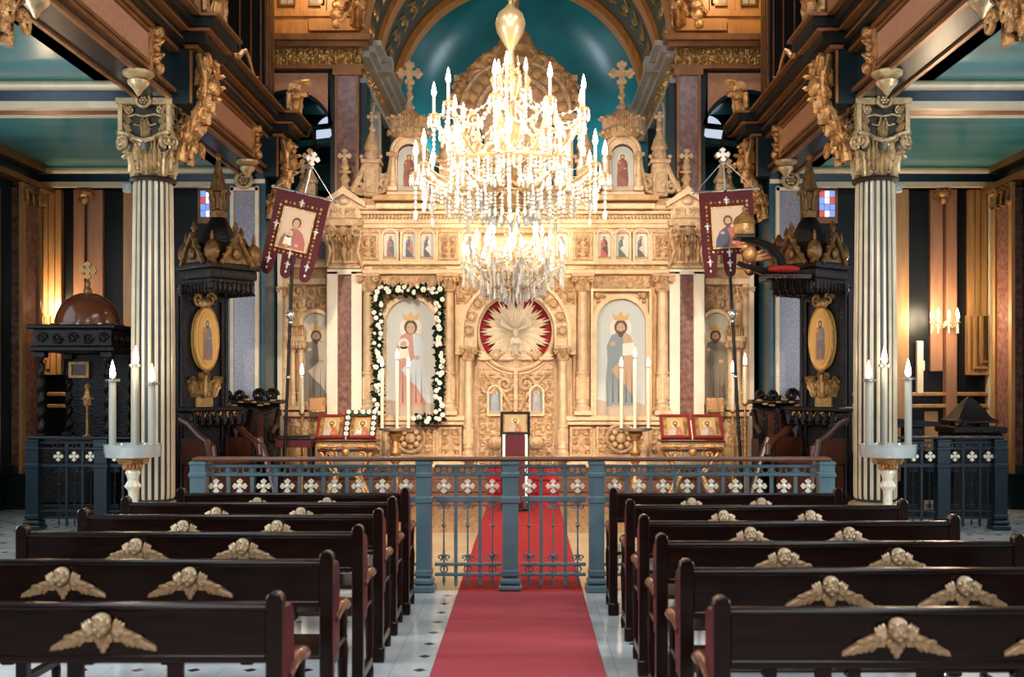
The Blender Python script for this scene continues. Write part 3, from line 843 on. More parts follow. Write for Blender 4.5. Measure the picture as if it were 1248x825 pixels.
def pew(name, label, group, s, L, orn):
    """s: side of the aisle; the aisle-end post stands at the origin, the bench runs outwards, people face +Y"""
    t = thing(name, label, 'pew', (0, 0, 0), 0, group)
    M = SCL(s, 1, 1)
    def B(nm, mm, fn, **k):
        q = MB(); q.T = M; fn(q); return q.build(nm, mm, t, **k)
    for x in (0, L):
        def post(q, x=x):
            pts = [(x, .03, 0)]+[(x, .03, .90)]
            w = .030
            prof = arch_outline(.062, .955, 10, x, 0)
            q.prism(prof, 0, .062)
            q.cbox(x-.04, x+.04, -.005, .07, 0, .10, .008)
        B('post', PEW, post, bevel=.008)
        def end(q, x=x):   # end panel ahead of the post
            out = [(.06, .40), (.26, .40), (.285, .55), (.285, .82), (.26, .865), (.22, .88), (.06, .88)]
            q.prism([(-a, b) for a, b in out], x-.016, x+.016, 0, RZ(-PI/2) @ SCL(1, 1, 1) if False else Matrix(((0, 1, 0, 0), (-1, 0, 0, 0), (0, 0, 1, 0), (0, 0, 0, 1))))
        B('end_panel', PEW, end, bevel=.006)
        def arm(q, x=x):
            q.tube([(x, .20, .60), (x, .30, .63), (x, .44, .635), (x, .50, .62), (x, .515, .60)], [.022, .028, .030, .030, .022], 10, 0, None, 1.25)
        B('armrest', ARMW, arm)
        def leg(q, x=x):
            q.lathe([(0, 0), (.026, 0), (.028, .06), (.020, .10), (.024, .25), (.03, .40), (.022, .46), (.026, .6), (0, .61)], 10, 0, TR(x, .45, 0))
            q.cbox(x-.02, x+.02, .05, .46, .08, .13, .006)
        B('front_leg', PEW, leg)
    B('backrest', PEW, lambda q: (q.cbox(.031, L-.031, .012, .042, .70, .895, .006), q.cbox(.025, L-.025, .002, .052, .885, .915, .010), q.cbox(.031, L-.031, .008, .046, .695, .73, .006)), bevel=.004)
    B('seat', PEW, lambda q: (q.cbox(-.02, L+.02, .055, .50, .445, .47, .010), q.cbox(.03, L-.03, .45, .475, .40, .445, .006)), bevel=.004)
    n = 4
    for k in range(1, n+1):
        x = L*k/(n+1)
        B('back_spindle', PEW, lambda q: (q.cbox(x-.028, x+.028, .018, .045, .44, .72, .006), q.cbox(x-.028, x+.028, .018, .09, .43, .446, .004)))
    for x in orn: cherub_parts(t, s*x, .012, .742)
    return t
YL = (4.00, 5.02, 5.98, 6.80, 7.54, 8.22); YR = (3.92, 4.78, 5.62, 6.47, 7.36, 8.20)
RANK = ('nearest the camera, one of six', 'second row from the camera', 'third row from the camera', 'fourth row from the camera', 'second row from the railing', 'front row at the railing')
for s, Ys, xs in ((-1, YL, (-.784, -.78, -.785, -.785, -.79, -.775)), (1, YR, (.835, .835, .83, .83, .832, .785))):
    grp = 'dark pews '+('left' if s < 0 else 'right')+' of the carpet'
    where = 'left' if s < 0 else 'right'
    proto = None
    for k, (y, x) in enumerate(zip(Ys, xs)):
        lab = 'dark wooden pew with gilt cherub heads, %s, %s of the carpet' % (RANK[k].replace('one of six', 'first row'), where)
        if k == 0:
            o = proto = pew('church_pew', lab, grp, s, 1.83, (.62, 1.20))
        elif k == 5:
            o = pew('church_pew', lab, grp, s, 1.68, (.58, 1.10))
        else: o = copy_tree(proto)
        o['label'] = lab; o.location = (x, y, 0)

# ------------------------------------------------------------------ iron railing with crosses
def module(q, x, h=1.09, mi=0):
    """one 0.2 m bay of ironwork: turned bar with beads, ring, spear foot"""
    q.tube([(x, 0, .06), (x, 0, .80)], .0075, 6)
    for z, r_ in ((.55, .019), (.30, .022), (.76, .020)): q.ball((x, 0, z), (r_, r_, r_*.8), 8, 6)
    for z in (.335, .265): q.ball((x, 0, z), (.013, .013, .007), 8, 5)
    q.lathe([(0, .03), (.010, .075), (.014, .095), (.008, .12), (0, .125)], 8, 0, TR(x, 0, 0))
    for d in (-1, 1):       # small scrolls under the middle band and by the lower band
        q.tube(spiral(x+d*.034, .715, .030, 1.3, PI/2, d, 12), [.006]*13, 5)
        q.tube(spiral(x+d*.034, .285, .026, 1.2, -PI/2, -d, 12), [.006]*13, 5)
        q.tube([(x+d*.012, 0, .81), (x+d*.03, 0, .835), (x+d*.045, 0, .82)], [.006]*3, 5)
    q.tube([(x+.030*math.cos(a), 0, .185+.030*math.sin(a)) for a in [2*PI*i/14 for i in range(15)]], [.006]*15, 5)
def rings(q, x):
    for d in (-.05, .05):
        q.tube([(x+d+.030*math.cos(a), 0, 1.015+.026*math.sin(a)) for a in [2*PI*i/12 for i in range(13)]], [.007]*13, 5)
def panel_iron(t, xs, x0, x1, im, cm, bars=True):
    q = MB()
    for x in xs: module(q, x); rings(q, x)
    q.build('scroll_bars', im, t)
    for (z0, z1, nm) in ((1.035, 1.06, 'top_band'), (.965, .99, 'upper_band'), (.75, .795, 'middle_band'), (.215, .24, 'lower_band'), (.130, .155, 'lower_band')):
        q = MB(); q.cbox(x0, x1, -.022, .022, z0, z1, .005); q.build(nm, im, t)
    xv = [(a+b)/2 for a, b in zip(xs[:-1], xs[1:])]
    for x in xv:
        q = MB(); q.cbox(x-.014, x+.014, -.012, .012, .05, 1.04, .004); q.lathe([(0, .022), (.012, .055), (0, .075)], 8, 0, TR(x, 0, .0)); q.build('upright', im, t)
    for x in xs:
        q = MB(); flared_cross(q, .125, -.014, .010, 0, TR(x, -.012, .882)); q.ball((x, -.028, .882), (.017, .010, .017), 8, 6); q.build('cross', cm, t)
def post_iron(t, x, im, w=.062, nm='post', zf=0):
    q = MB(); q.cbox(x-w, x+w, -w, w, .16, 1.085, .02); q.cbox(x-w-.012, x+w+.012, -w-.012, w+.012, .74, .80, .01); q.cbox(x-w-.01, x+w+.01, -w-.01, w+.01, .955, 1.0, .01)
    q.cbox(x-w-.03, x+w+.03, -w-.03, w+.03, zf, .06, .012); q.cbox(x-w-.02, x+w+.02, -w-.02, w+.02, .06, .12, .02); q.cbox(x-w-.008, x+w+.008, -w-.008, w+.008, .12, .2, .02)
    q.cbox(x-w-.008, x+w+.008, -w-.008, w+.008, 1.055, 1.09, .01)
    return q.build(nm, im, t)
GY = 9.2
def GX(px): return PX(px, GY)
CL = [264+28.9*k for k in range(9)]; CR = [749+29.4*k for k in range(9)]
t = thing('chancel_railing', 'x', 'railing', (0, GY, 0), 0, 'chancel railings')
t['label'] = 'slate blue iron railing with pale crosses left of the gate'
panel_iron(t, [GX(p) for p in CL], GX(241), GX(517), IRON, CROSS); post_iron(t, GX(243), IRON); post_iron(t, GX(517), IRON)
t = thing('chancel_railing', 'slate blue iron railing with pale crosses right of the gate', 'railing', (0, GY, 0), 0, 'chancel railings')
panel_iron(t, [GX(p) for p in CR], GX(727), GX(1007), IRON, CROSS); post_iron(t, GX(727), IRON); post_iron(t, GX(1006), IRON)
t = thing('gate_leaf', 'blue iron gate leaf of three crosses, left half of the closed gate', 'gate', (0, GY, 0), 0, 'chancel gate leaves')
panel_iron(t, [GX(541), GX(570), GX(600)], GX(530), GX(611), IRON, CROSS); post_iron(t, GX(622), IRON, .066, 'meeting_post', .018)
t = thing('gate_leaf', 'blue iron gate leaf of three crosses, right half of the closed gate', 'gate', (0, GY, 0), 0, 'chancel gate leaves')
panel_iron(t, [GX(645), GX(674), GX(704)], GX(635), GX(714), IRON, CROSS)
m = MB(); m.cbox(GX(237), GX(1011), GY-.075, GY+.075, 1.091, 1.124, .014); m.cbox(GX(239), GX(1009), GY-.06, GY+.06, 1.0905, 1.10, .004)
tag(m.build('handrail', RAILW), 'long red-brown wooden handrail capping the iron railing and gate', 'handrail')
for s, nm in SIDES:
    Y = 13.2
    t = thing('side_railing', 'dark blue iron side railing with gilt crosses '+('in front of the domed canopy' if s < 0 else 'in front of the pyramid-roofed shrine'), 'railing', (0, Y, 0), 0, 'aisle railings')
    if s < 0: ps = (72, 91, 111, 140, 160); e = (36, 185); pp = (42, 125)
    else: ps = (1093, 1113, 1133, 1163, 1184, 1204); e = (1078, 1221); pp = (1148, 1217)
    panel_iron(t, [PX(p, Y) for p in ps], PX(e[0], Y), PX(e[1], Y), IROND, CROSS)
    for p in pp: post_iron(t, PX(p, Y), IROND, .075)
    q = MB(); q.cbox(PX(e[0], Y), PX(e[1], Y), -.08, .08, 1.091, 1.12, .01); q.build('top_rail', IROND, t)
# ------------------------------------------------------------------ iconostasis
IY = 16.5; K = IY/F; IC = 628.5
def zz(py): return CZ-(py-VY)*K
ICO = thing('iconostasis', 'pale gilt carved icon screen with sunburst door filling the end of the nave', 'icon screen', (PX(IC, IY), IY, 0))
def IB(nm, mm, fn, parent=None, **k):
    q = MB(); fn(q); return q.build(nm, mm, parent or ICO, **k)
def hx(p): return p*K
BZ = .5
# backing walls, dado, cornices
def backing(q):
    q.box(-hx(232), -hx(70), .10, .35, BZ, zz(240)); q.box(hx(70), hx(232), .10, .35, BZ, zz(240))
    q.box(-hx(70), hx(70), .20, .35, BZ, zz(240))
IB('backing_wall', GOLDP, backing)
for d in (-1, 1):
    IB('wing_wall', GOLDD, lambda q: q.box(d*hx(229), d*hx(290), .22, .4, BZ, zz(262)))
def dado(q):
    for d in (-1, 1):
        q.cbox(d*hx(62), d*hx(232), -.06, .2, BZ, .66, .02); q.cbox(d*hx(62), d*hx(186), -.08, .2, zz(513), zz(506), .015); q.cbox(d*hx(62), d*hx(186), -.04, .2, zz(518), zz(513), .01)
IB('dado_moulding', GOLDP, dado)
for d in (-1, 1):
    for (a, b, sd) in ((66, 94, 3), (98, 160, 5), (163, 190, 3)):
        w = hx(b-a); T = TR(d*hx((a+b)/2), .08, .67)
        IB('dado_panel', GOLDC, lambda q: (relief(q, w, zz(520)-.67, .05, .17, .02, 0, T, sd), q.band([(-w/2, 0), (w/2, 0), (w/2, zz(520)-.67), (-w/2, zz(520)-.67)], [(-w/2+.04, .04), (w/2-.04, .04), (w/2-.04, zz(520)-.71), (-w/2+.04, zz(520)-.71)], -.05, .02, 0, T)))
    IB('dado_rosette', GOLDC, lambda q: [q.ball((d*hx(128.5)+.13*math.cos(j*PI/4), .0, .95+.13*math.sin(j*PI/4)), (.05, .05, .05), 9, 6) for j in range(8)]+[q.ball((d*hx(128.5), -.02, .95), (.08, .06, .08), 12, 8), q.tube([(d*hx(128.5)+.21*math.cos(a), .0, .95+.21*math.sin(a)) for a in [2*PI*i/24 for i in range(25)]], [.03]*25, 6)])
# columns: inner and outer, fluted foot, carved capital
def icol(q, x, r, z0, z1, y=-.02):
    h = z1-z0
    q.cbox(x-r*1.5, x+r*1.5, y-r*1.5, y+r*1.5, z0, z0+.07, .01)
    q.lathe([(0, .07), (r*1.35, .07), (r*1.4, .11), (r*1.1, .14), (r*1.05, .16), (r*1.2, .19), (r, .22), (r*1.0, h*.33), (r*1.15, h*.335), (r*1.15, h*.35), (r*.97, h*.36), (r*.86, h), (0, h)], 18, 0, TR(x, y, z0))
    for k in range(9):
        a = PI+PI*(k+.5)/9
        q.tube([(x+r*1.02*math.cos(a), y+r*1.02*math.sin(a), z0+.24), (x+r*1.02*math.cos(a), y+r*1.02*math.sin(a), z0+h*.31)], r*.11, 5)
def icap(q, x, r, z0, z1, y=-.02):
    h = z1-z0
    q.lathe([(0, 0), (r*1.1, 0), (r*1.2, .02), (r, .05), (r*1.2, h*.5), (r*1.6, h*.8), (0, h*.8)], 14, 0, TR(x, y, z0))
    q.cbox(x-r*2, x+r*2, y-r*1.9, y+r*2, z0+h*.8, z1, .01)
    for k in range(7):
        a = PI+PI*k/6; acanthus(q, r*1.1, h*.6, r*.8, 0, TR(x, y, z0+.03) @ RZ(a+PI/2) @ TR(0, -r*.95, 0))
    for d in (-1, 1): q.tube(spiral(x+d*r*1.5, z0+h*.68, r*.6, 1.4, PI/2, d, 12, y-r*1.6), [r*.2]*13, 6)
for d in (-1, 1):
    for hxp, nm in ((81.5, 'inner'), (179, 'outer')):
        IB('column', GOLDP, lambda q: icol(q, d*hx(hxp), .088, zz(506), zz(356)))
        IB('column_capital', GOLDC, lambda q: icap(q, d*hx(hxp), .085, zz(356), zz(334)))
        IB('column_back', GOLDD, lambda q: q.box(d*hx(hxp)-.14, d*hx(hxp)+.14, .08, .12, zz(506), zz(334)))
# entablature over the columns, small icon frieze, main cornice
def entab(q):
    for a, b in ((-hx(190), -hx(66)), (hx(66), hx(190)), (-hx(66), hx(66))):
        q.cbox(a, b, .0, .2, zz(334), zz(328), .01); q.cbox(a, b, -.05, .2, zz(323), zz(318), .012)
    q.box(-hx(190), hx(190), .04, .2, zz(330), zz(318))
IB('architrave', GOLDP, entab)
def corn(q):
    for (y0, za, zb) in ((-.02, 284, 279), (-.06, 279, 273), (-.02, 273, 262), (-.08, 262, 257), (-.14, 257, 251)): q.cbox(-hx(190), hx(190), y0, .3, zz(za), zz(zb), .012)
    for d in (-1, 1):
        q.cbox(d*hx(94), d*hx(168), -.20, .3, zz(257), zz(250), .012)
IB('main_cornice', GOLDP, corn)
IB('cornice_shelf', GOLDD, lambda q: [q.cbox(d*hx(92), d*hx(172), -.22, .3, zz(247), zz(240), .01) for d in (-1, 1)]+[q.box(-hx(190), hx(190), -.05, .3, zz(251), zz(243))])
IB('cornice_relief', GOLDC, lambda q: relief(q, hx(376), zz(272.5)-zz(262.5)+.0, .02, .11, .016, 0, TR(0, -.025, zz(272.5)), 31))
for d in (-1, 1): IB('architrave_relief', GOLDC, lambda q: relief(q, hx(90), zz(318.5)-zz(328), .03, .1, .016, 0, TR(d*hx(130), .03, zz(327.5)), 33))
IB('dentils', GOLDC, lambda q: [q.cbox(-hx(188)+.052*k, -hx(188)+.052*k+.028, -.10, .0, zz(267), zz(263), .004) for k in range(89)])
for d in (-1, 1):
    for hxp in (81.5, 179):
        T = TR(d*hx(hxp), .0, zz(318))
        w = hx(24)
        IB('frieze_panel', GOLDC, lambda q: (q.box(-w/2-.03, w/2+.03, 0, .2, 0, zz(284)-zz(318), 0, T), relief(q, w*.7, zz(288)-zz(315), .05, .09, .014, 0, T @ TR(0, -.006, .03), 8),
                q.band([(-w/2, .02), (w/2, .02), (w/2, .40), (-w/2, .40)], [(-w/2+.04, .05), (w/2-.04, .05), (w/2-.04, .37), (-w/2+.04, .37)], -.03, .0, 0, T)))
    # three small icons per bay plus one near the door arch
    for k, hxp in enumerate((108, 130, 153, 56)):
        w = hx(16)
        f = IB('small_icon_frame', GOLDP, lambda q: (q.band(arch_outline(w+.07, .50, 12, 0, -.03), arch_outline(w, .44, 12), -.04, .1, 0, TR(d*hx(hxp), .0, zz(318)+.02)),
                q.box(-w/2-.07, -w/2-.035, -.03, .1, 0, .44, 0, TR(d*hx(hxp), 0, zz(318))), q.box(w/2+.035, w/2+.07, -.03, .1, 0, .44, 0, TR(d*hx(hxp), 0, zz(318)))))
        robes = (((.10, .13, .16), (.75, .72, .62)), ((.08, .13, .22), (.50, .22, .10)), ((.36, .16, .10), (.12, .14, .16)), ((.36, .26, .20), (.22, .20, .22))) if d < 0 else \
                (((.55, .12, .05), (.10, .05, .04)), ((.12, .16, .12), (.70, .68, .58)), ((.12, .10, .10), (.62, .5, .4)), ((.40, .28, .20), (.25, .22, .2)))
        saint('painted_saint', w, .43, f, (.62, .60, .55), robes[k][0], robes[k][1], (d*hx(hxp), .03, zz(318)+.02), halo=(.80, .62, .35), beard=k != 1)
# big icons
ICW, ICH = hx(60), zz(364)-zz(508)
def big(d, nm):
    x = d*hx(128.5)
    f = IB('icon_frame', GOLDP, lambda q: (q.band(arch_outline(ICW+.14, ICH+.07, 22, x, zz(508)), arch_outline(ICW, ICH, 22, x, zz(508)), -.02, .12),
        q.band([(x-hx(37), zz(508)), (x+hx(37), zz(508)), (x+hx(37), zz(352)), (x-hx(37), zz(352))], [(x-hx(34), zz(508)), (x+hx(34), zz(508)), (x+hx(34), zz(355)), (x-hx(34), zz(355))], -.03, .12)))
    for e in (-1, 1):
        IB('spandrel_carving', GOLDC, lambda q: (q.ball((x+e*hx(28), .07, zz(359)), (.06, .05, .06), 10, 7), [q.ball((x+e*hx(28)+.09*math.cos(a), .08, zz(361)+.07*math.sin(a)), (.035, .03, .03), 8, 5) for a in (0, 1.2, 2.4, 3.6, 4.8)]), f)
    return f, x
f, x = big(-1, 0)
saint('painted_icon', ICW, ICH, f, (.56, .55, .50), (.55, .26, .19), (.55, .60, .62), (x, .06, zz(508)), crown=True, child=True, beard=False, ground=(.46, .36, .28), halo=(.72, .66, .56))
f, x = big(1, 0)
saint('painted_icon', ICW, ICH, f, (.55, .56, .52), (.23, .27, .28), (.55, .34, .20), (x, .06, zz(508)), crown=True, book=True, ground=(.50, .38, .28), halo=(.72, .66, .56))
for d in (-1, 1):    # panel above the big icons
    T = TR(d*hx(130), .09, zz(351)); w = hx(70)
    IB('lintel_carving', GOLDC, lambda q: (relief(q, w, zz(335)-zz(351), .035, .1, .02, 0, T, 12)))
# great pilasters with marble inlay, capital and pediment
for d in (-1, 1):
    x = d*hx(208)
    IB('great_pilaster', WHITEC, lambda q: (q.cbox(x-hx(21), x-hx(8.5), -.06, .3, zz(512), zz(330), .02), q.cbox(x+hx(8.5), x+hx(21), -.06, .3, zz(512), zz(330), .02),
        q.cbox(x-hx(21), x+hx(21), -.06, .3, zz(335), zz(328), .01), q.box(x-hx(9), x+hx(9), .05, .3, BZ, zz(330)), q.cbox(x-hx(22), x+hx(22), -.10, .3, BZ, zz(512), .02)))
    IB('marble_inlay', MBROWN, lambda q: q.box(x-hx(8.6), x+hx(8.6), .0, .06, zz(511), zz(336)))
    def gcap(q):
        q.box(x-hx(17), x+hx(17), -.06, .3, zz(328), zz(272))
        for zt, w_ in ((328, 19), (322, 16)): q.cbox(x-hx(w_), x+hx(w_), -.1, .3, zz(zt), zz(zt)+.05, .01)
        q.cbox(x-hx(23), x+hx(23), -.16, .3, zz(277), zz(268), .015)
        for k in range(3): acanthus(q, .24, .34, .14, 0, TR(x+(k-1)*.17, -.06, zz(322)))
        for k in range(4): acanthus(q, .18, .28, .2, 0, TR(x+(k-1.5)*.14, -.08, zz(305)))
        for e in (-1, 1):
            q.tube(spiral(x+e*.2, zz(283), .09, 1.5, PI/2, e, 14, -.14), [.03]*15, 6)
            q.tube([(x+e*.26, -.05, zz(325)), (x+e*.2, -.14, zz(308)), (x+e*.26, -.16, zz(288))], [.03]*3, 6)
        q.ball((x, -.16, zz(283)), (.08, .06, .07), 10, 7); q.ball((x, -.13, zz(308)), (.05, .06, .09), 10, 7)
    IB('pilaster_capital', GOLDC, gcap)
    def ped(q):
        q.box(x-hx(20), x+hx(20), -.10, .3, zz(268), zz(252))
        q.prism([(x-hx(23), zz(257)), (x+hx(23), zz(257)), (x+hx(23), zz(252)), (x, zz(237)), (x-hx(23), zz(252))], -.12, .3)
        for e in (-1, 1):
            q.prism([(x, zz(239)), (x+e*hx(27), zz(255)), (x+e*hx(27), zz(249)), (x, zz(231))], -.22, .3)
            q.prism([(x, zz(234)), (x+e*hx(20), zz(247)), (x+e*hx(20), zz(244)), (x, zz(229))], -.17, .2)
        relief(q, hx(34), .16, .05, .1, .02, 0, TR(x, -.125, zz(267)), 2)
        q.ball((x, -.14, zz(247)), (.09, .05, .06), 10, 7)
    IB('pediment', GOLDP, ped)
    def fin(q):
        q.lathe([(0, 0), (.10, 0), (.06, .05), (.05, .09), (.085, .14), (.05, .2), (.03, .24), (.05, .28), (.075, .33), (.04, .40), (.02, .44), (0, .45)], 12, 0, TR(x, -.02, zz(231)))
        flared_cross(q, .22, -.04, .0, 0, TR(x, 0, zz(231)+.50)); q.ball((x, -.02, zz(231)+.26), (.10, .04, .03))
    IB('finial', GOLDC, fin)
# ------- wings with side icons
for d in (-1, 1):
    x = d*hx(246)
    w, h = hx(31), zz(380)-zz(500)
    f = IB('side_icon_frame', GOLDP, lambda q: q.band(arch_outline(w+.10, h+.05, 18, x, zz(500)), arch_outline(w, h, 18, x, zz(500)), .10, .24))
    if d < 0: saint('painted_icon', w, h, f, (.52, .48, .40), (.20, .17, .14), (.62, .50, .40), (x, .18, zz(500)), crown=True, ground=(.5, .36, .24), hair=(.10, .05, .03), halo=(.66, .52, .32))
    else: saint('painted_icon', w, h, f, (.50, .45, .34), (.18, .15, .11), (.24, .18, .11), (x, .18, zz(500)), ground=(.5, .34, .22), crown=True, halo=(.66, .52, .32))
    IB('wing_carving', GOLDC, lambda q: (relief(q, hx(56), zz(346)-zz(378), .06, .16, .02, 0, TR(d*hx(259), .20, zz(378)), 6), relief(q, hx(56), zz(505)-zz(545), .05, .16, .02, 0, TR(d*hx(259), .20, zz(545)), 9)))
    IB('wing_cornice', GOLDP, lambda q: (q.cbox(d*hx(229), d*hx(290), .10, .4, zz(346), zz(338), .012), q.cbox(d*hx(229), d*hx(290), .12, .4, zz(325), zz(320), .01), q.cbox(d*hx(229), d*hx(290), .06, .4, zz(268), zz(256), .012), q.cbox(d*hx(229), d*hx(290), .02, .4, zz(256), zz(250), .012), q.cbox(d*hx(229), d*hx(290), .06, .4, zz(508), zz(502), .012)))
    f2 = IB('small_icon_frame', GOLDP, lambda q: q.band(arch_outline(hx(22), .52, 12, d*hx(240), zz(320)), arch_outline(hx(17), .46, 12, d*hx(240), zz(320)+.02), .14, .24))
    saint('painted_saint', hx(17), .45, f2, (.45, .42, .36), (.30, .08, .05), (.12, .14, .18), (d*hx(240), .2, zz(318)))
    for e, wd in ((264, .05), (274, .045), (283, .06)):
        IB('slim_column', GOLDP, lambda q: icol(q, d*hx(e), wd, zz(500), zz(428) if e != 283 else zz(346), .14))
        IB('slim_capital', GOLDC, lambda q: icap(q, d*hx(e), wd, zz(428) if e != 283 else zz(362), (zz(428) if e != 283 else zz(362))+.16, .14))
    IB('wing_bracket', GOLDC, lambda q: (q.cbox(d*hx(258), d*hx(280), .02, .3, zz(416), zz(409), .01), [q.ball((d*hx(268)+.05*k, .06, zz(420)), (.05, .05, .07), 8, 6) for k in (-2, -1, 0, 1, 2)], [acanthus(q, .14, .22, .1, 0, TR(d*hx(262+6*k), .1, zz(413))) for k in range(3)]))
    IB('edge_strip', WHITEC, lambda q: q.cbox(d*hx(286), d*hx(291.5), .06, .4, BZ, zz(300), .01))
    for e, hh in ((263, .0), (254, .16)):
        def pin(q, e=e, hh=hh):
            z0 = zz(250)
            q.cbox(d*hx(e)-.10, d*hx(e)+.10, .1, .3, z0, z0+.20+hh, .02)
            q.lathe([(0, .2), (.12, .2), (.13, .24), (.07, .34), (.04, .42), (.06, .46), (.03, .5), (0, .52)], 12, 0, TR(d*hx(e), .2, z0+hh))
            flared_cross(q, .24, .18, .22, 0, TR(d*hx(e), 0, z0+hh+.62))
        IB('pinnacle', GOLDC, pin)
# ------- upper tier: aediculae with saints, crowns and crosses
for d in (-1, 1):
    x = d*hx(130); z0 = zz(240)
    f = IB('upper_niche', GOLDP, lambda q: (q.band(arch_outline(hx(46), zz(163)-z0, 18, x, z0), arch_outline(hx(28), zz(176)-z0-.08, 18, x, z0+.08), -.05, .2),
        q.box(x-hx(18), x+hx(18), .12, .2, z0, zz(172)), q.cbox(x-hx(26), x+hx(26), -.1, .25, z0, z0+.07, .01), q.box(x-hx(24), x+hx(24), .0, .2, z0, zz(200)),
        q.tube([(x+hx(20)*math.cos(a), -.06, zz(186)+hx(20)*math.sin(a)) for a in [PI*i/16 for i in range(17)]], [.03]*17, 7)))
    for e in (-1, 1):
        IB('niche_column', GOLDP, lambda q: (icol(q, x+e*hx(19), .045, z0+.07, zz(196), -.08)), f)
        IB('niche_capital', GOLDC, lambda q: icap(q, x+e*hx(19), .045, zz(196), zz(188), -.08), f)
    saint('painted_saint', hx(27), zz(178)-z0-.10, f, (.50, .48, .42), (.30, .10, .05), (.22, .05, .03), (x, -.02, z0+.09), halo=(.75, .58, .30), ground=(.5, .4, .3), beard=d > 0)
    def crown(q):
        zc = zz(165)
        q.lathe([(0, 0), (.24, 0), (.30, .06), (.30, .12), (.24, .16), (.22, .2), (.26, .26), (.20, .34), (.10, .42), (.05, .46), (0, .47)], 18, 0, TR(x, .08, zc-.04))
        for k in range(9):
            a = PI+PI*k/8; acanthus(q, .14, .22, .08, 0, TR(x, .08, zc+.06) @ RZ(a+PI/2) @ TR(0, -.25, 0)); q.ball((x+.31*math.cos(a), .08+.31*math.sin(a), zc+.04), .04, 8, 6)
        q.lathe([(0, .40), (.06, .4), (.08, .45), (.04, .50), (.035, .56), (.065, .60), (.04, .65), (.03, .70), (.05, .74), (.02, .80), (0, .8)], 12, 0, TR(x, .08, zc))
    c = IB('crown', GOLDC, crown, f)
    IB('top_cross', GOLDC, lambda q: flared_cross(q, .40, .05, .11, 0, TR(x, 0, zz(165)+.95)), f)
    # stepped flank, volutes and small pinnacles
    for hp, hh, wd in ((176, 60, 9), (84, 60, 9)):
        xx = d*hx(hp)
        def pin2(q):
            q.cbox(xx-hx(wd), xx+hx(wd), -.02, .22, z0, z0+.52, .02)
            q.box(xx-hx(wd)*.6, xx+hx(wd)*.6, -.05, .1, z0+.06, z0+.44)
            q.cbox(xx-hx(wd)*1.35, xx+hx(wd)*1.35, -.07, .24, z0+.50, z0+.56, .01)
            for e in (-1, 1): q.ball((xx+e*hx(wd)*1.3, -.03, z0+.6), .035, 8, 6)
            q.lathe([(0, .56), (.12, .56), (.13, .62), (.10, .70), (.13, .74), (.09, .86), (.05, .96), (.035, 1.0), (.055, 1.04), (.03, 1.08), (.015, 1.14), (0, 1.14)], 12, 0, TR(xx, .08, z0))
            flared_cross(q, .17, .06, .10, 0, TR(xx, 0, z0+1.22))
        IB('pinnacle', GOLDC, pin2)
    for (a, b, sd) in ((167, 152, 1), (93, 108, -1)):
        def vol(q):
            q.box(d*hx(min(a, b)), d*hx(max(a, b)), .04, .2, z0, z0+.36)
            q.tube(spiral(d*hx((a+b)/2), z0+.22, .12, 1.5, PI/2, d*sd, 14, .0), [.035]*15, 7)
            q.tube([(d*hx(a), 0, z0+.06), (d*hx((a+b)/2), -.02, z0+.08), (d*hx(b), 0, z0+.48), (d*hx(b), 0, z0+.62)], [.04, .035, .04, .03], 7)
        IB('volute', GOLDC, vol)
    for hp in (194,):
        IB('end_volute', GOLDC, lambda q: (q.tube([(d*hx(182), 0, z0+.55), (d*hx(190), 0, z0+.30), (d*hx(200), 0, z0+.08)], [.04, .045, .05], 7), q.tube(spiral(d*hx(190), z0+.14, .11, 1.5, 0, d, 14), [.035]*15, 7)))
# ------- central crowned pediment behind the chandelier
def centre(q):
    z0 = zz(245)
    q.box(-hx(38), hx(38), .02, .25, z0, zz(150))
    q.band([(hx(66)*math.cos(a), zz(140)+hx(66)*.95*math.sin(a)) for a in [PI*i/24 for i in range(25)]], [(hx(46)*math.cos(a), zz(140)+hx(46)*.95*math.sin(a)) for a in [PI*i/24 for i in range(25)]], -.10, .25, closed=False)
    for r_ in (66, 56, 46): q.tube([(hx(r_)*math.cos(a), -.10, zz(140)+hx(r_)*.95*math.sin(a)) for a in [PI*i/24 for i in range(25)]], [.04]*25, 7)
    q.prism(circle(0, zz(140), hx(46), 24), .1, .22)
    for d in (-1, 1):
        q.box(d*hx(50), d*hx(70), .0, .25, z0, zz(143)); q.cbox(d*hx(46), d*hx(74), -.06, .28, zz(146), zz(139), .01); q.cbox(d*hx(57), d*hx(72), .0, .25, zz(139), zz(100), .02); q.cbox(d*hx(54), d*hx(75), -.05, .28, zz(100), zz(92), .01)
IB('central_pediment', GOLDC, centre)
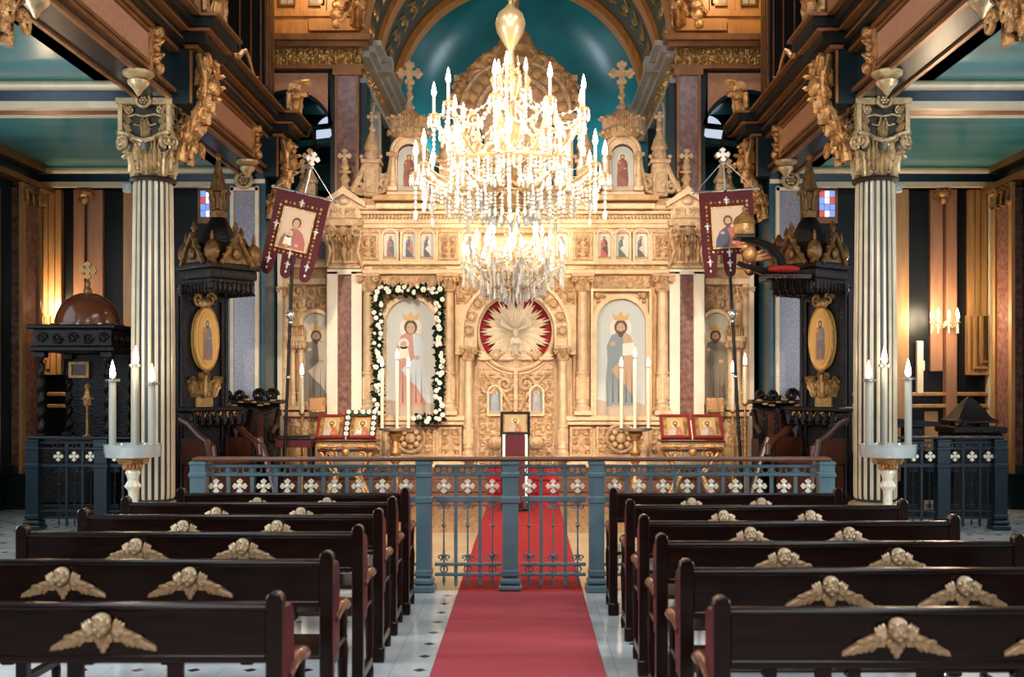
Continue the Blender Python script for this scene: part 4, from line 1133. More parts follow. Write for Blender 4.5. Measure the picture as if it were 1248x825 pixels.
def carve(q):
    for k in range(13):
        a = PI*(k+.5)/13; x, z = hx(56)*math.cos(a), zz(140)+hx(56)*.95*math.sin(a)
        q.ball((x, -.12, z), (.09, .06, .09), 9, 6); q.tube(spiral(x*1.28, z+.10, .13, 1.5, a, 1 if a < PI/2 else -1, 14, -.05), [.045]*15, 6)
    for d in (-1, 1):
        for k in range(6):
            a = PI/2-d*(.18+.19*k); acanthus(q, .26, .30-.02*k, .10, 0, TR(hx(64)*math.cos(a), -.02, zz(140)+hx(62)*.95*math.sin(a)) @ RY(PI/2-a))
        for k in range(3): q.tube(spiral(d*hx(18+14*k), zz(70+9*k*k*.55+4*k), .15, 1.6, 0, -d, 14, -.08), [.05]*15, 6)
        q.ball((d*hx(58), -.05, zz(118)), (.14, .10, .13), 10, 8); q.ball((d*hx(46), -.04, zz(82)), (.09, .08, .09), 10, 8)
    q.lathe([(0, 0), (.30, 0), (.34, .1), (.26, .22), (.30, .30), (.22, .5), (.12, .62), (.06, .66), (0, .67)], 16, 0, TR(0, .05, zz(84)))
    q.lathe([(0, .64), (.08, .64), (.1, .72), (.05, .8), (.045, 1.25), (0, 1.25)], 12, 0, TR(0, .05, zz(84)))
IB('pediment_carving', GOLDD, carve)
IB('top_cross', GOLDC, lambda q: flared_cross(q, .5, .02, .09, 0, TR(0, 0, zz(84)+1.40)))
# ------- holy door: arch, sunburst, door leaf
ZC = zz(404); R0 = hx(45)
def door_arch(q):
    n = 36
    def arc(r, y0, y1, r1):
        o = [(r1*math.cos(PI*i/n), ZC+r1*math.sin(PI*i/n)) for i in range(n+1)]; o2 = [(r*math.cos(PI*i/n), ZC+r*math.sin(PI*i/n)) for i in range(n+1)]
        o = [(r1, zz(432))]+o+[(-r1, zz(432))]; o2 = [(r, zz(432))]+o2+[(-r, zz(432))]
        q.band(o, o2, y0, y1, closed=False)
    arc(hx(48), -.02, .2, hx(66)); arc(hx(63), -.08, .1, hx(67)); arc(hx(47), -.06, .1, hx(50))
    # spandrels round the arch up to the entablature
    o = [(hx(74), zz(432))]+[(hx(74) if math.cos(PI*i/n) > 0 else -hx(74), zz(334)) if 0 < i < n else ((hx(74), zz(404)) if i == 0 else (-hx(74), zz(404))) for i in range(n+1)]+[(-hx(74), zz(432))]
    o2 = [(hx(64), zz(432))]+[(hx(64)*math.cos(PI*i/n), ZC+hx(64)*math.sin(PI*i/n)) for i in range(n+1)]+[(-hx(64), zz(432))]
    q.band(o, o2, .04, .2, closed=False)
IB('door_arch', GOLDP, door_arch)
def arch_bosses(q):
    for k in range(11):
        a = PI*(k)/10
        q.ball((hx(57)*math.cos(a), -.03, ZC+hx(57)*math.sin(a)), (.065, .04, .065), 10, 6); q.tube([(hx(57)*math.cos(a)+.085*math.cos(b), -.03, ZC+hx(57)*math.sin(a)+.085*math.sin(b)) for b in [2*PI*i/14 for i in range(15)]], [.014]*15, 5)
    for d in (-1, 1):
        relief(q, .36, .42, .06, .15, .02, 0, TR(d*.72, .035, zz(371)), 14)
        relief(q, .62, .14, .05, .12, .02, 0, TR(d*.34, .035, zz(344)), 15)
        q.tube(spiral(d*.75, zz(350), .11, 1.5, 0, d, 14, .02), [.03]*15, 6)
IB('arch_bosses', GOLDC, arch_bosses)
for d in (-1, 1):
    IB('door_column', GOLDP, lambda q: icol(q, d*hx(57.5), .07, .62, zz(440), -.03)); IB('door_capital', GOLDC, lambda q: icap(q, d*hx(57.5), .07, zz(440), zz(422), -.03))
IB('red_curtain', REDC, lambda q: q.prism(circle(0, ZC, R0+.03, 36), .17, .19))
IB('sunburst_ring', GOLDP, lambda q: (q.tube([((R0+.02)*math.cos(a), .06, ZC+(R0+.02)*math.sin(a)) for a in [2*PI*i/48 for i in range(49)]], [.035]*49, 8), q.tube([((R0+.08)*math.cos(a), .08, ZC+(R0+.08)*math.sin(a)) for a in [2*PI*i/48 for i in range(49)]], [.022]*49, 7)))
def burst(q):
    n = 18
    for k in range(n):
        a = PI/2+2*PI*(k+.5)/n
        rl = R0*(1.03 if k % 2 == 0 else .97)
        for j, off in enumerate((-.095, 0, .095)):
            L = rl*(1 if j == 1 else .90); b = a+off
            pts = [(0, 0), (math.cos(b-.085)*L*.68, math.sin(b-.085)*L*.68), (math.cos(b)*L, math.sin(b)*L), (math.cos(b+.085)*L*.68, math.sin(b+.085)*L*.68)]
            vs = [(0, -.02, ZC)]+[(x, .10 if i != 2 else .12, ZC+z) for i, (x, z) in enumerate(pts)][1:]
            vs.append((math.cos(b)*L*.6, .045, ZC+math.sin(b)*L*.6))
            q.add(vs, [(0, 1, 4), (1, 2, 4), (2, 3, 4), (3, 0, 4), (0, 3, 2, 1)])
    q.lathe([(0, 0), (.36, 0), (.33, .03), (.15, .07), (0, .08)], 28, 0, TR(0, .10, ZC) @ RX(PI/2))
IB('sunburst', mat('sunburst_gilt', (.94, .79, .56), .4, .05), burst)
def dove(q):
    q.T = TR(0, -.05, ZC) @ SCL(.72, .9, .72) @ TR(0, .05, -ZC)
    q.ball((0, -.06, ZC-.03), (.065, .05, .12), 12, 8); q.ball((0, -.10, ZC+.09), (.04, .04, .045), 10, 7); q.cyl((0, -.14, ZC+.085), (0, -.17, ZC+.07), .012, .002, 6)
    for d in (-1, 1):
        for k in range(6): q.ball((0, 0, 0), (.035, .016, .13-.01*k), 8, 6, 0, TR(d*(.08+.045*k), -.06, ZC+.055+.016*k) @ RY(d*(1.3-.30*k)) @ TR(0, 0, .05))
    for k in range(5): q.ball((0, 0, 0), (.03, .014, .10), 8, 6, 0, TR((k-2)*.035, -.05, ZC-.18) @ RY(-(k-2)*.25))
IB('dove', mat('dove_ivory', (.88, .74, .52), .4), dove)
for d in (-1, 1):   # angel heads with wings around the lower rays
    IB('cherub_head', GOLDP, lambda q: (q.ball((d*.30, -.0, ZC-.36), (.06, .06, .07), 12, 8), q.ball((d*.30, -.055, ZC-.365), (.012, .015, .015), 6, 5), [q.ball((d*.30+.055*math.cos(a), .0, ZC-.35+.06*math.sin(a)), .025, 8, 6) for a in [PI*i/6 for i in range(7)]],
       [q.ball((0, 0, 0), (.035, .02, .12), 8, 6, 0, TR(d*.30+e*.1, .01, ZC-.40) @ RY(e*(.9+.35*k)) @ TR(0, 0, .06)) for e in (-1, 1) for k in range(3)]))
IB('keystone', GOLDC, lambda q: (q.ball((0, -.08, zz(352)), (.09, .07, .11), 12, 8), q.ball((0, -.12, zz(362)), (.05, .05, .06), 10, 7), [acanthus(q, .16, .28, .1, 0, TR(e*.12, -.05, zz(360)) @ RY(e*.5)) for e in (-1, 0, 1)]))
def leaf_(q):
    q.box(-hx(47), hx(47), .10, .2, .5, zz(432)); 
    # curved top edge of the door under the ring
    n = 20; o = [(R0*1.02*math.cos(PI+PI*i/n), ZC+R0*1.02*math.sin(PI+PI*i/n)) for i in range(n+1)]
    q.band([(x, min(zz(432), z)-.35 if False else zz(450)) for x, z in o], o, .08, .18, closed=False)
    relief(q, hx(92), zz(452)-.52, .05, .13, .018, 0, TR(0, .095, .52), 21)
    q.cbox(-.03, .03, .02, .12, .5, zz(450), .01)
    for d in (-1, 1):
        q.tube(spiral(d*.16, zz(468), .13, 1.6, 0, d, 14, .05), [.03]*15, 6); q.tube(spiral(d*.40, zz(472), .11, 1.6, PI, -d, 14, .05), [.03]*15, 6)
        q.tube([(d*.05, .05, zz(500)), (d*.2, .04, zz(478)), (d*.32, .04, zz(470)), (d*.46, .05, zz(455))], [.025]*4, 6)
IB('holy_door', GOLDC, leaf_)
for d in (-1, 1):
    f = IB('door_icon_frame', GOLDP, lambda q: q.band(arch_outline(hx(19), hx(38), 14, d*hx(25.5), zz(507)), arch_outline(hx(14), hx(34), 14, d*hx(25.5), zz(505)), .0, .1))
    saint('painted_saint', hx(14), hx(34), f, (.22, .22, .22), (.36, .36, .36) if d < 0 else (.50, .36, .30), (.30, .34, .36), (d*hx(25.5), .05, zz(505)), halo=(.72, .58, .34), beard=False)
    IB('door_boss', GOLDC, lambda q: (q.lathe([(0, 0), (.11, 0), (.10, .04), (.06, .05), (.08, .09), (.04, .12), (0, .13)], 18, 0, TR(d*hx(25), .07, zz(540)) @ RX(PI/2))))
# ------------------------------------------------------------------ garland round the icon of the crowned mother and child
gx = PX(IC, IY)-hx(128.5)
G = thing('flower_garland', 'green garland with white flowers framing the crowned mother and child icon', 'garland', (gx, IY-.20, 0))
rnd = random.Random(11)
path = []
for k in range(44): path.append((-hx(36.8), zz(510)+(zz(356)-zz(510))*k/43))
for k in range(1, 22): path.append((-hx(36.8)+hx(73.6)*k/22, zz(356)+.03*math.sin(k*.9)))
for k in range(44): path.append((hx(36.8), zz(356)+(zz(510)-zz(356))*k/43))
for k in range(9): path.append((hx(34)-hx(3)*k, zz(511)+.02*math.sin(k)))
q = MB()
q.tube([(x, 0, z) for x, z in path], .03, 6)
for (x, z) in path:
    for j in range(9):
        a = rnd.random()*6.28; b = rnd.uniform(-.2, .7); l = rnd.uniform(.06, .11)
        T = TR(x+rnd.uniform(-.04, .04), -.02-.04*rnd.random(), z+rnd.uniform(-.04, .04)) @ RY(a) @ RX(b)
        q.add([(0, 0, 0), (.022, -.01, l*.5), (0, 0, l), (-.022, -.01, l*.5), (0, .008, l*.5)], [(0, 1, 2, 3), (0, 4, 2, 1), (0, 3, 2, 4)], 0, T)
tag(q.build('leaves', LEAFM, G), kind='stuff')
fl = None
for k, (x, z) in enumerate(path):
    if k % 3 == 1 and k % 2: continue
    if fl is None:
        q = MB()
        for j in range(6): q.ball((.026*math.cos(j*PI/3), 0, .026*math.sin(j*PI/3)), (.022, .012, .022), 7, 5, 0)
        q.ball((0, -.012, 0), (.018, .012, .018), 7, 5, 1); fl = o = q.build('flower', [PETAL, flat((.80, .72, .45))], G)
    else: o = fl.copy(); COL.objects.link(o); o.parent = G
    sc = rnd.uniform(.5, .95)
    o.location = (x+rnd.uniform(-.055, .055), -.085, z+rnd.uniform(-.03, .03)); o.scale = (sc,)*3; o.rotation_euler = (rnd.uniform(-.4, .4), rnd.random()*6, 0)
# ------------------------------------------------------------------ chandeliers
def flame_mb(q, p, h, mi=0):
    q.lathe([(0, 0), (h*.12, h*.06), (h*.17, h*.25), (h*.13, h*.5), (h*.05, h*.85), (0, h)], 8, mi, TR(*p))
def chandelier(name, label, loc, tiers, ztop, rs, group=None):
    """loc = bottom crystal tip; tiers: (n arms, radius, height of the candle cup, sleeve, phase); rs overall scale"""
    t = thing(name, label, 'chandelier', loc, 0, group)
    H = ztop-loc[2]
    # stem of turned crystal and gilt balusters up to the ceiling
    q = MB()
    zt = max(a[2] for a in tiers)
    q.lathe([(0, 0.12*rs), (.10*rs, 0.16*rs), (.16*rs, 0.24*rs), (.07*rs, 0.34*rs), (.05*rs, 0.42*rs), (.11*rs, 0.50*rs), (.14*rs, 0.58*rs), (.06*rs, 0.68*rs), (.045*rs, 0.80*rs), (.10*rs, 0.90*rs), (.12*rs, 0.98*rs), (.05*rs, 1.06*rs), (.04*rs, 1.20*rs), (.08*rs, 1.47*rs), (.10*rs, 1.55*rs), (.04*rs, 1.63*rs), (.03*rs, 1.81*rs), (.07*rs, 1.87*rs), (.14*rs, 1.99*rs), (.16*rs, 2.09*rs), (.13*rs, 2.19*rs), (.06*rs, 2.25*rs), (.03*rs, 2.29*rs), (0, 2.29*rs)], 18)
    q.build('stem', CHGOLD, t)
    q = MB(); q.tube([(0, 0, 2.25*rs), (0, 0, H)], .018, 8)
    k = 2.36*rs
    while k < H-.1: q.ball((0, 0, k), (.035, .035, .05), 8, 6); k += .22
    q.lathe([(0, H-.10), (.14, H-.04), (.16, H), (0, H)], 14); q.build('suspension_rod', CHGOLD, t)
    q = MB()           # hoop carrying the lower crystals
    for (r_, z_) in ((.30*rs, .30*rs), (.18*rs, .16*rs), (.42*rs, .62*rs), (.62*rs, .60*rs)):
        q.tube([(r_*math.cos(a), r_*math.sin(a), z_) for a in [2*PI*i/28 for i in range(29)]], .016*rs+.004, 6)
    q.build('hoop', CHGOLD, t)
    for k in range(6):  # leaf scrolls near the crown
        q = MB(); a = 2*PI*k/6
        T = RZ(a)
        q.tube([(.04*rs, 0, 1.20*rs), (.14*rs, 0, 1.34*rs), (.20*rs, 0, 1.50*rs), (.15*rs, 0, 1.58*rs), (.10*rs, 0, 1.52*rs), (.13*rs, 0, 1.46*rs)], [.022*rs, .02*rs, .018*rs, .016*rs, .013*rs, .008*rs], 6, 0, T)
        q.build('crown_scroll', CHGOLD, t)
    # arms
    for (n, R, zc, zroot, sl, fh, ph) in tiers:
        proto = None
        for k in range(n):
            a = 2*PI*(k+ph)/n
            if proto is None:
                q = MB()
                pts = []
                for i in range(13):
                    u = i/12
                    pts.append((.05*rs+(R-.05*rs)*u, 0, zroot+(zc-zroot)*u*u-.16*rs*math.sin(PI*u)*(1-.2*u)))
                q.tube(pts, [.019*rs-.006*rs*i/12 for i in range(13)], 7)
                q.tube([(p.x, 0, p.z) for p in [Vector(v) for v in spiral(R*.60, zc-.13*rs, .09*rs, 1.4, PI/2, -1, 14)]], [.012*rs]*15, 6)
                q.lathe([(0, -.06*rs), (.018*rs, -.05*rs), (.03*rs, -.02*rs), (.055*rs, 0), (.06*rs, .012*rs), (.02*rs, .014*rs), (.02*rs, .045*rs), (0, .045*rs)], 12, 0, TR(R, 0, zc))
                arm = proto = q.build('arm', CHGOLD, t)
                q = MB(); q.lathe([(0, .04*rs), (.016, .04*rs), (.016, .04*rs+sl), (.010, .05*rs+sl), (0, .05*rs+sl)], 10, 0, TR(R, 0, zc)); q.build('candle', CANDG, arm)
                q = MB(); flame_mb(q, (R, 0, zc+.05*rs+sl), fh); q.build('flame', FLAME, arm)
                q = MB()
                for j in range(6):
                    b = 2*PI*j/6; x, y = R+.055*rs*math.cos(b), .055*rs*math.sin(b)
                    q.ball((x, y, zc-.022*rs), (.014, .014, .014), 6, 4)
                    q.ball((x, y, zc-.080*rs), (.016, .013, .045*rs+.006), 6, 4)
                    q.tube([(x, y, zc), (x, y, zc-.11*rs)], .003, 4)
                for j in range(6):
                    q.ball((R, 0, zc-.10*rs-.05*rs*j), (.026-.002*j, .026-.002*j, .026), 6, 4)
                q.ball((R, 0, zc-.43*rs), (.026, .018, .058), 6, 4)
                q.tube([(R, 0, zc), (R, 0, zc-.45*rs)], .004, 4)
                for j in range(3):
                    u = .45+.17*j
                    for e in range(5): q.ball((.05*rs+(R-.05*rs)*u, 0, zroot+(zc-zroot)*u*u-.16*rs*math.sin(PI*u)-.05*rs-.045*rs*e), (.020, .020, .022), 6, 4)
                q.tube([(.08*rs+(R-.08*rs)*u_/8, 0, zc+.04*rs-.20*rs*math.sin(PI*u_/8)+.30*rs*(1-u_/8)) for u_ in range(9)], .003, 4)
                for j in range(9):    # bead swag back to the stem
                    u = (j+1)/10; q.ball((.08*rs+(R-.08*rs)*u, .0, zc+.04*rs-.20*rs*math.sin(PI*u)*1.0+(.30*rs)*(1-u)), .019, 6, 4)
                q.tube([(R, 0, zc)]+[(.05*rs+(R-.05*rs)*u_/10, 0, zroot+(zc-zroot)*(u_/10)**2-.16*rs*math.sin(PI*u_/10)-.03*rs) for u_ in range(10, 2, -1)], .003, 4)
                for j in range(3):
                    u = .35+.2*j; zz_ = zroot+(zc-zroot)*u*u-.16*rs*math.sin(PI*u)
                    for e in range(3): q.ball((.05*rs+(R-.05*rs)*u, 0, zz_-.04*rs-.042*e), (.016, .016, .020), 6, 4)
                q.build('crystal_drops', GLASS, arm, whole=True)
                arm.rotation_euler = (0, 0, a)
            else:
                arm = copy_tree(proto, t); arm.rotation_euler = (0, 0, a)
        # bead swags from each arm to the next, one a part
        me = None
        for k in range(n):
            if me is None:
                q = MB(); a0, a1 = 0, 2*PI/n
                p = []
                for i in range(15):
                    u = i/14; a = a0+(a1-a0)*u; rr = R*(1-.10*math.sin(PI*u)); p.append((rr*math.cos(a), rr*math.sin(a), zc-.02*rs-.22*rs*math.sin(PI*u)))
                q.tube(p, .004, 4)
                for i in range(15): q.ball(p[i], .021 if i % 2 else .016, 6, 4)
                for i in (4, 7, 10): q.ball((p[i][0], p[i][1], p[i][2]-.07*rs), (.018, .014, .045), 6, 4)
                o = q.build('crystal_swag', GLASS, t, whole=True); me = o.data
            else: o = bpy.data.objects.new('crystal_swag', me); COL.objects.link(o); o.parent = t
            o.rotation_euler = (0, 0, 2*PI*(k+ph)/n)
    # curtains of drops under the hoops, one string a part
    pr = None
    for (r_, z0_, n, ln) in ((.30*rs, .30*rs, 24, .22*rs), (.18*rs, .16*rs, 12, .14*rs), (.42*rs, .62*rs, 28, .26*rs), (.62*rs, .60*rs, 36, .24*rs)):
        q = MB(); c = 0
        q.tube([(0, 0, 0), (0, 0, -ln)], .003, 4)
        while c < ln-.06: q.ball((0, 0, -.02-c), (.016, .016, .017), 6, 4); c += .034
        q.ball((0, 0, -ln), (.020, .015, .050), 6, 4)
        me = None
        for k in range(n):
            a = 2*PI*k/n
            if me is None: o = q.build('crystal_string', GLASS, t, whole=True); me = o.data
            else: o = bpy.data.objects.new('crystal_string', me); COL.objects.link(o); o.parent = t
            o.location = (r_*math.cos(a), r_*math.sin(a), z0_)
    q = MB(); q.ball((0, 0, .05*rs), (.05*rs, .05*rs, .055*rs), 12, 8); q.build('bottom_ball', GLASS, t)
    return t
C1 = (PX(622, 11.5), 11.5, PZ(272, 11.5))
def z1(py): return PZ(py, 11.5)-C1[2]
chandelier('crystal_chandelier', 'large crystal chandelier with lit candles hanging high in the nave', C1,
    [(12, .99, z1(212), .42, .14, .17, .0), (9, .80, z1(141), .66, .15, .16, .5), (6, .50, z1(168), .70, .14, .15, .25), (3, .17, z1(106), 1.15, .13, .15, .15)], 10.5, 1.0)
C2 = (PX(626, 14.9), 14.9, PZ(368, 14.9))
def z2(py): return PZ(py, 14.9)-C2[2]
chandelier('crystal_chandelier', 'smaller crystal chandelier hanging low before the sunburst door', C2,
    [(12, .68, z2(322), .22, .12, .15, .3), (8, .50, z2(305), .34, .12, .15, .1), (6, .34, z2(296), .40, .12, .15, .4)], 10.5, .62)
# ------------------------------------------------------------------ standing candles
def candle(label, x, y, z, r, h, group, fh=.17, sleeve=WAX, cup=True):
    t = thing('tall_candle', label, 'candle', (x, y, z), 0, group)
    q = MB(); q.lathe([(0, 0), (r, 0), (r*.98, h*.3), (r, h*.6), (r*.96, h), (r*.5, h+.008), (0, h+.01)], 14); q.build('wax', sleeve, t)
    if cup:
        q = MB(); q.lathe([(0, h-.005), (r*1.9, h+.005), (r*2.1, h+.03), (r*1.2, h+.03), (r*.8, h+.02), (0, h+.02)], 14); q.build('drip_cup', SILV, t)
    q = MB(); q.tube([(0, 0, h+.005), (0, 0, h+.05)], .004, 5); q.build('wick', BLACK, t)
    q = MB(); flame_mb(q, (0, 0, h+.035), fh); q.build('flame', FLAME, t)
    return t
def bigstand(name, label, x, y, zb):
    """candle stand: turned stem, wide glazed basin with gilt bracket"""
    t = thing(name, label, 'candle stand', (x, y, 0))
    q = MB(); q.lathe([(0, 0), (.24, 0), (.25, .04), (.20, .07), (.10, .12), (.07, .16), (0, .16)], 20); q.build('base', BRASSC, t)
    q = MB(); q.lathe([(0, .15), (.06, .15), (.045, .3), (.07, .36), (.05, .42), (.045, .6), (.05, .66), (.085, .70), (.05, .76), (.06, .80), (.075, .84), (.05, .90), (.07, zb-.10), (0, zb-.1)], 16); q.build('stem', CROSS, t)
    q = MB(); q.lathe([(0, zb-.13), (.06, zb-.13), (.12, zb-.06), (.20, zb-.03), (0, zb-.03)], 20)
    for k in range(8): acanthus(q, .11, .17, .07, 0, TR(0, 0, zb-.16) @ RZ(PI/4*k) @ TR(0, -.07, 0))
    for k in range(4): q.ball((.0+.12*math.cos(k*PI/2), .12*math.sin(k*PI/2), zb-.05), (.05, .05, .06), 8, 6)
    q.build('bracket', GOLD, t)
    q = MB(); q.lathe([(0, zb-.03), (.265, zb-.03), (.277, zb+.03), (.277, zb+.085), (.284, zb+.09), (.284, zb+.10), (.266, zb+.10), (.262, zb+.01), (0, zb+.01)], 32, sq=lambda a: 1+.012*math.cos(a*16)); q.build('basin', mat('basin_glass', (.75, .78, .74), .12, .1, trans=.45), t)
    return t
for s, bx, y, cands in ((-1, 162, 11.2, ((138, 466), (162, 448), (186, 470))), (1, 1082, 11.2, ((1058, 466), (1081, 448), (1106, 464)))):
    zb = PZ(553, y)
    side = 'on the domed canopy side' if s < 0 else 'on the wall sconce side'
    bigstand('candle_stand', 'tall candle stand with glazed basin and three candles '+side, PX(bx, y), y, zb)
    for k, (px, py) in enumerate(cands):
        X = PX(px, y)
        candle('%s of three pale candles in the basin stand %s' % (('leftmost', 'tallest middle', 'rightmost')[k], side), X, y+(.08 if k == 1 else -.02), zb+.016, .036 if k != 1 else .032, PZ(py, y)-zb-.012, 'candles in the basin stand '+side, .19, mat('sage_wax', (.36, .35, .28), .4))
for s, bx, y, cands in ((-1, 482, 15.35, ((466, 450), (483, 440), (498, 450))), (1, 774, 15.35, ((757, 450), (774.6, 438), (790, 450)))):
    side = 'before the garlanded icon' if s < 0 else 'before the crowned man with book'
    zb = PZ(523, y)
    t = thing('brass_candle_stand', 'brass stand with three tall white candles '+side, 'candle stand', (PX(bx, y), y, 0))
    q = MB(); q.lathe([(0, 0), (.20, 0), (.20, .03), (.08, .08), (.04, .12), (0, .12)], 16); q.build('base', GOLD, t)
    q = MB(); q.lathe([(0, .11), (.03, .11), (.025, .3), (.06, .36), (.06, .40), (.025, .46), (.03, .62), (.075, .68), (.05, .73), (.085, .80), (.05, .88), (.04, .96), (.09, zb-.10), (.11, zb-.06), (.06, zb-.03), (0, zb-.03)], 14); q.build('stem', GOLD, t)
    q = MB(); q.lathe([(0, zb-.05), (.14, zb-.04), (.24, zb-.01), (.25, zb+.02), (.22, zb+.02), (.20, zb), (0, zb)], 24); q.build('tray', SILV, t)
    for k, (px, py) in enumerate(cands):
        candle('%s of three white candles on the brass stand %s' % (('leftmost', 'middle', 'rightmost')[k], side), PX(px, y), y+(.1 if k == 1 else -.03), zb+.001, .025, PZ(py, y)-zb, 'candles on the brass stand '+side, .14, WAX, False)
for px, py, lab in ((368, 458, 'single lit candle near the banner of mother and child'), (893, 455, 'lower of two single lit candles near the banner of the bearded man'), (908, 446, 'higher of two single lit candles near the banner of the bearded man')):
    y = 15.75; X = PX(px, y); zt = PZ(py, y)
    t = thing('candlestick', lab.replace('single lit candle', 'thin gilt candlestick carrying the lit candle'), 'candlestick', (X, y, 0), 0, 'thin candlesticks')
    t['label'] = 'thin gilt candlestick '+('near the banner of mother and child' if px < 400 else 'for the lower candle by the bearded man banner' if px < 900 else 'for the higher candle by the bearded man banner')
    q = MB(); q.lathe([(0, 0), (.08, 0), (.075, .03), (.03, .07), (.016, .10), (0, .10)], 12); q.build('foot', GOLD, t)
    q = MB(); q.lathe([(0, .099), (.016, .099), (.016, .6), (.03, .65), (.016, .7), (.016, zt-.58), (.05, zt-.54), (.05, zt-.52), (0, zt-.52)], 12); q.build('stick', GOLD, t)
    candle(lab, X, y, zt-.519, .026, .50, 'single candles by the wings', .17, WAX, False)
# ------------------------------------------------------------------ processional banners
def banner(label, y, top, bot, ctr, rot, sname, kw):
    """top/bot: pole ends (x, z); ctr: top middle of the cloth"""
    t = thing('processional_banner', label, 'banner', (bot[0], y, 0), 0, 'processional banners')
    B = Vector((bot[0], 0, 0))
    def L(x, z, yy=0): return (x-bot[0], yy, z)
    q = MB(); q.tube([L(bot[0], 0.02), L(top[0], top[1])], .022, 10); q.build('pole', DWOOD, t)
    q = MB(); q.lathe([(0, 0), (.16, 0), (.15, .05), (.05, .09), (.03, .25), (0, .25)], 14, 0, TR(*L(bot[0], 0))); q.build('foot', DIMG, t)
    q = MB()
    for f in (.45, .62): 
        x, z = bot[0]+(top[0]-bot[0])*f, top[1]*f
        if f > .6: q.ball(L(x, z), (.06, .05, .07), 12, 8)
        q.ball(L(x, z-.1), (.035, .035, .03), 10, 6)
    q.build('knop', SILV, t)
    T = TR(*L(ctr[0], ctr[1])) @ RY(rot)
    q = MB(); q.T = T; q.tube([(-.42, .0, .02), (.42, .0, .02)], .014, 8)
    for d in (-1, 1): q.ball((d*.43, 0, .02), .03, 8, 6); q.tube([(d*.40, 0, .02), (0, 0, .42)], .005, 5)
    q.build('crossbar', SILV, t)
    q = MB(); q.T = T; flared_cross(q, .20, -.01, .01, 0, TR(0, 0, .50)); q.ball((0, 0, .38), .03, 8, 6); q.tube([(0, 0, .02), (0, 0, .42)], .012, 6); q.build('pole_cross', SILV, t)
    w, h = .36, 1.14
    # cloth with three rounded tails, gently rippled, with real thickness
    q = MB(); q.T = T
    def edge(u):   # bottom outline
        best = .84
        for c in (-.262, 0, .262):
            k = abs(u-c)/.098
            if k < 1: best = max(best, .84+.14*min(1, (1-k)*4)+.16*math.sqrt(1-k*k))
        return -min(best, h)
    nu, nv = 66, 26; vs = []; fs = []
    for j in range(nv+1):
        for i in range(nu+1):
            u = -w+2*w*i/nu; z = edge(u)*j/nv
            vs.append((u, -.02+.012*math.sin(u*16+.5)*(j/nv)+.006*math.sin(z*9), z))
    o = len(vs); vs += [(x, yy+.008, z) for x, yy, z in vs]
    for j in range(nv):
        for i in range(nu):
            a = j*(nu+1)+i; f = (a, a+nu+1, a+nu+2, a+1); fs.append(f[::-1]); fs.append(tuple(k+o for k in f))
    for i in range(nu):
        a = nv*(nu+1)+i; fs.append((a, a+o, a+1+o, a+1)[::-1]); b = i; fs.append((b, b+1, b+1+o, b+o)[::-1])
    for j in range(nv):
        for a, b in ((j*(nu+1), (j+1)*(nu+1)), (j*(nu+1)+nu, (j+1)*(nu+1)+nu)): fs.append((a, b, b+o, a+o))
    q.add(vs, fs); c = q.build('cloth', VELVET, t)
    q = MB(); q.T = T       # gold embroidery
    yy = -.036
    def seg(a, b):
        n = max(2, int(math.hypot(b[0]-a[0], b[1]-a[1])/.055))
        for k in range(n+1):
            x, z = a[0]+(b[0]-a[0])*k/n, a[1]+(b[1]-a[1])*k/n
            q.ball((x, yy, z), (.020, .008, .024) if k % 2 else (.012, .006, .014), 7, 5)
    seg((-.27, -.14), (.27, -.14)); seg((-.27, -.14), (-.27, -.86)); seg((.27, -.14), (.27, -.86)); seg((-.27, -.80), (.27, -.80))
    q.build('gold_braid', DIMG, c)
    q = MB(); q.T = T
    for (x, z) in ((0, -.12), (-.27, -.46), (.27, -.46), (0, -.82), (-.262, -.94), (.262, -.94), (0, -.96)):
        q.ball((x, yy, z), (.017, .008, .060), 8, 6); q.ball((x, yy, z+.012), (.042, .008, .015), 8, 6); q.ball((x, yy-.004, z+.012), (.02, .008, .02), 8, 6)
    for x in (-.262, 0, .262): q.ball((x, yy, -1.05), (.016, .007, .022), 7, 5); 
    q.build('silver_crosses', mat('silver_thread', (.62, .56, .52), .4, .4), c)
    saint('painted_icon', .40, .52, c, (.62, .44, .30), kw['robe'], kw['cloak'], (0, 0, 0), arched=False, bust=True, child=kw.get('child', False), beard=kw.get('beard', True), halo=(.66, .40, .22), T=T @ TR(0, -.05, -.74))
    q = MB(); q.T = T; q.band([(-.22, -.76), (.22, -.76), (.22, -.20), (-.22, -.20)], [(-.20, -.74), (.20, -.74), (.20, -.22), (-.20, -.22)], -.055, -.025); q.build('icon_border', DIMG, c)
    return t
YB = 14.7
banner('maroon velvet banner of a mother with child, hanging tilted', YB, (PX(360, YB), PZ(234, YB)), (PX(344, YB), 0), (PX(371, YB), PZ(238, YB)), math.radians(13.5), 'l', dict(robe=(.42, .10, .07), cloak=(.30, .12, .08), child=True, beard=False))
banner('maroon velvet banner of a bearded man, hanging nearly straight', YB, (PX(884, YB), PZ(232, YB)), (PX(906, YB), 0), (PX(884, YB), PZ(234, YB)), math.radians(-3.5), 'r', dict(robe=(.50, .10, .05), cloak=(.05, .06, .10)))
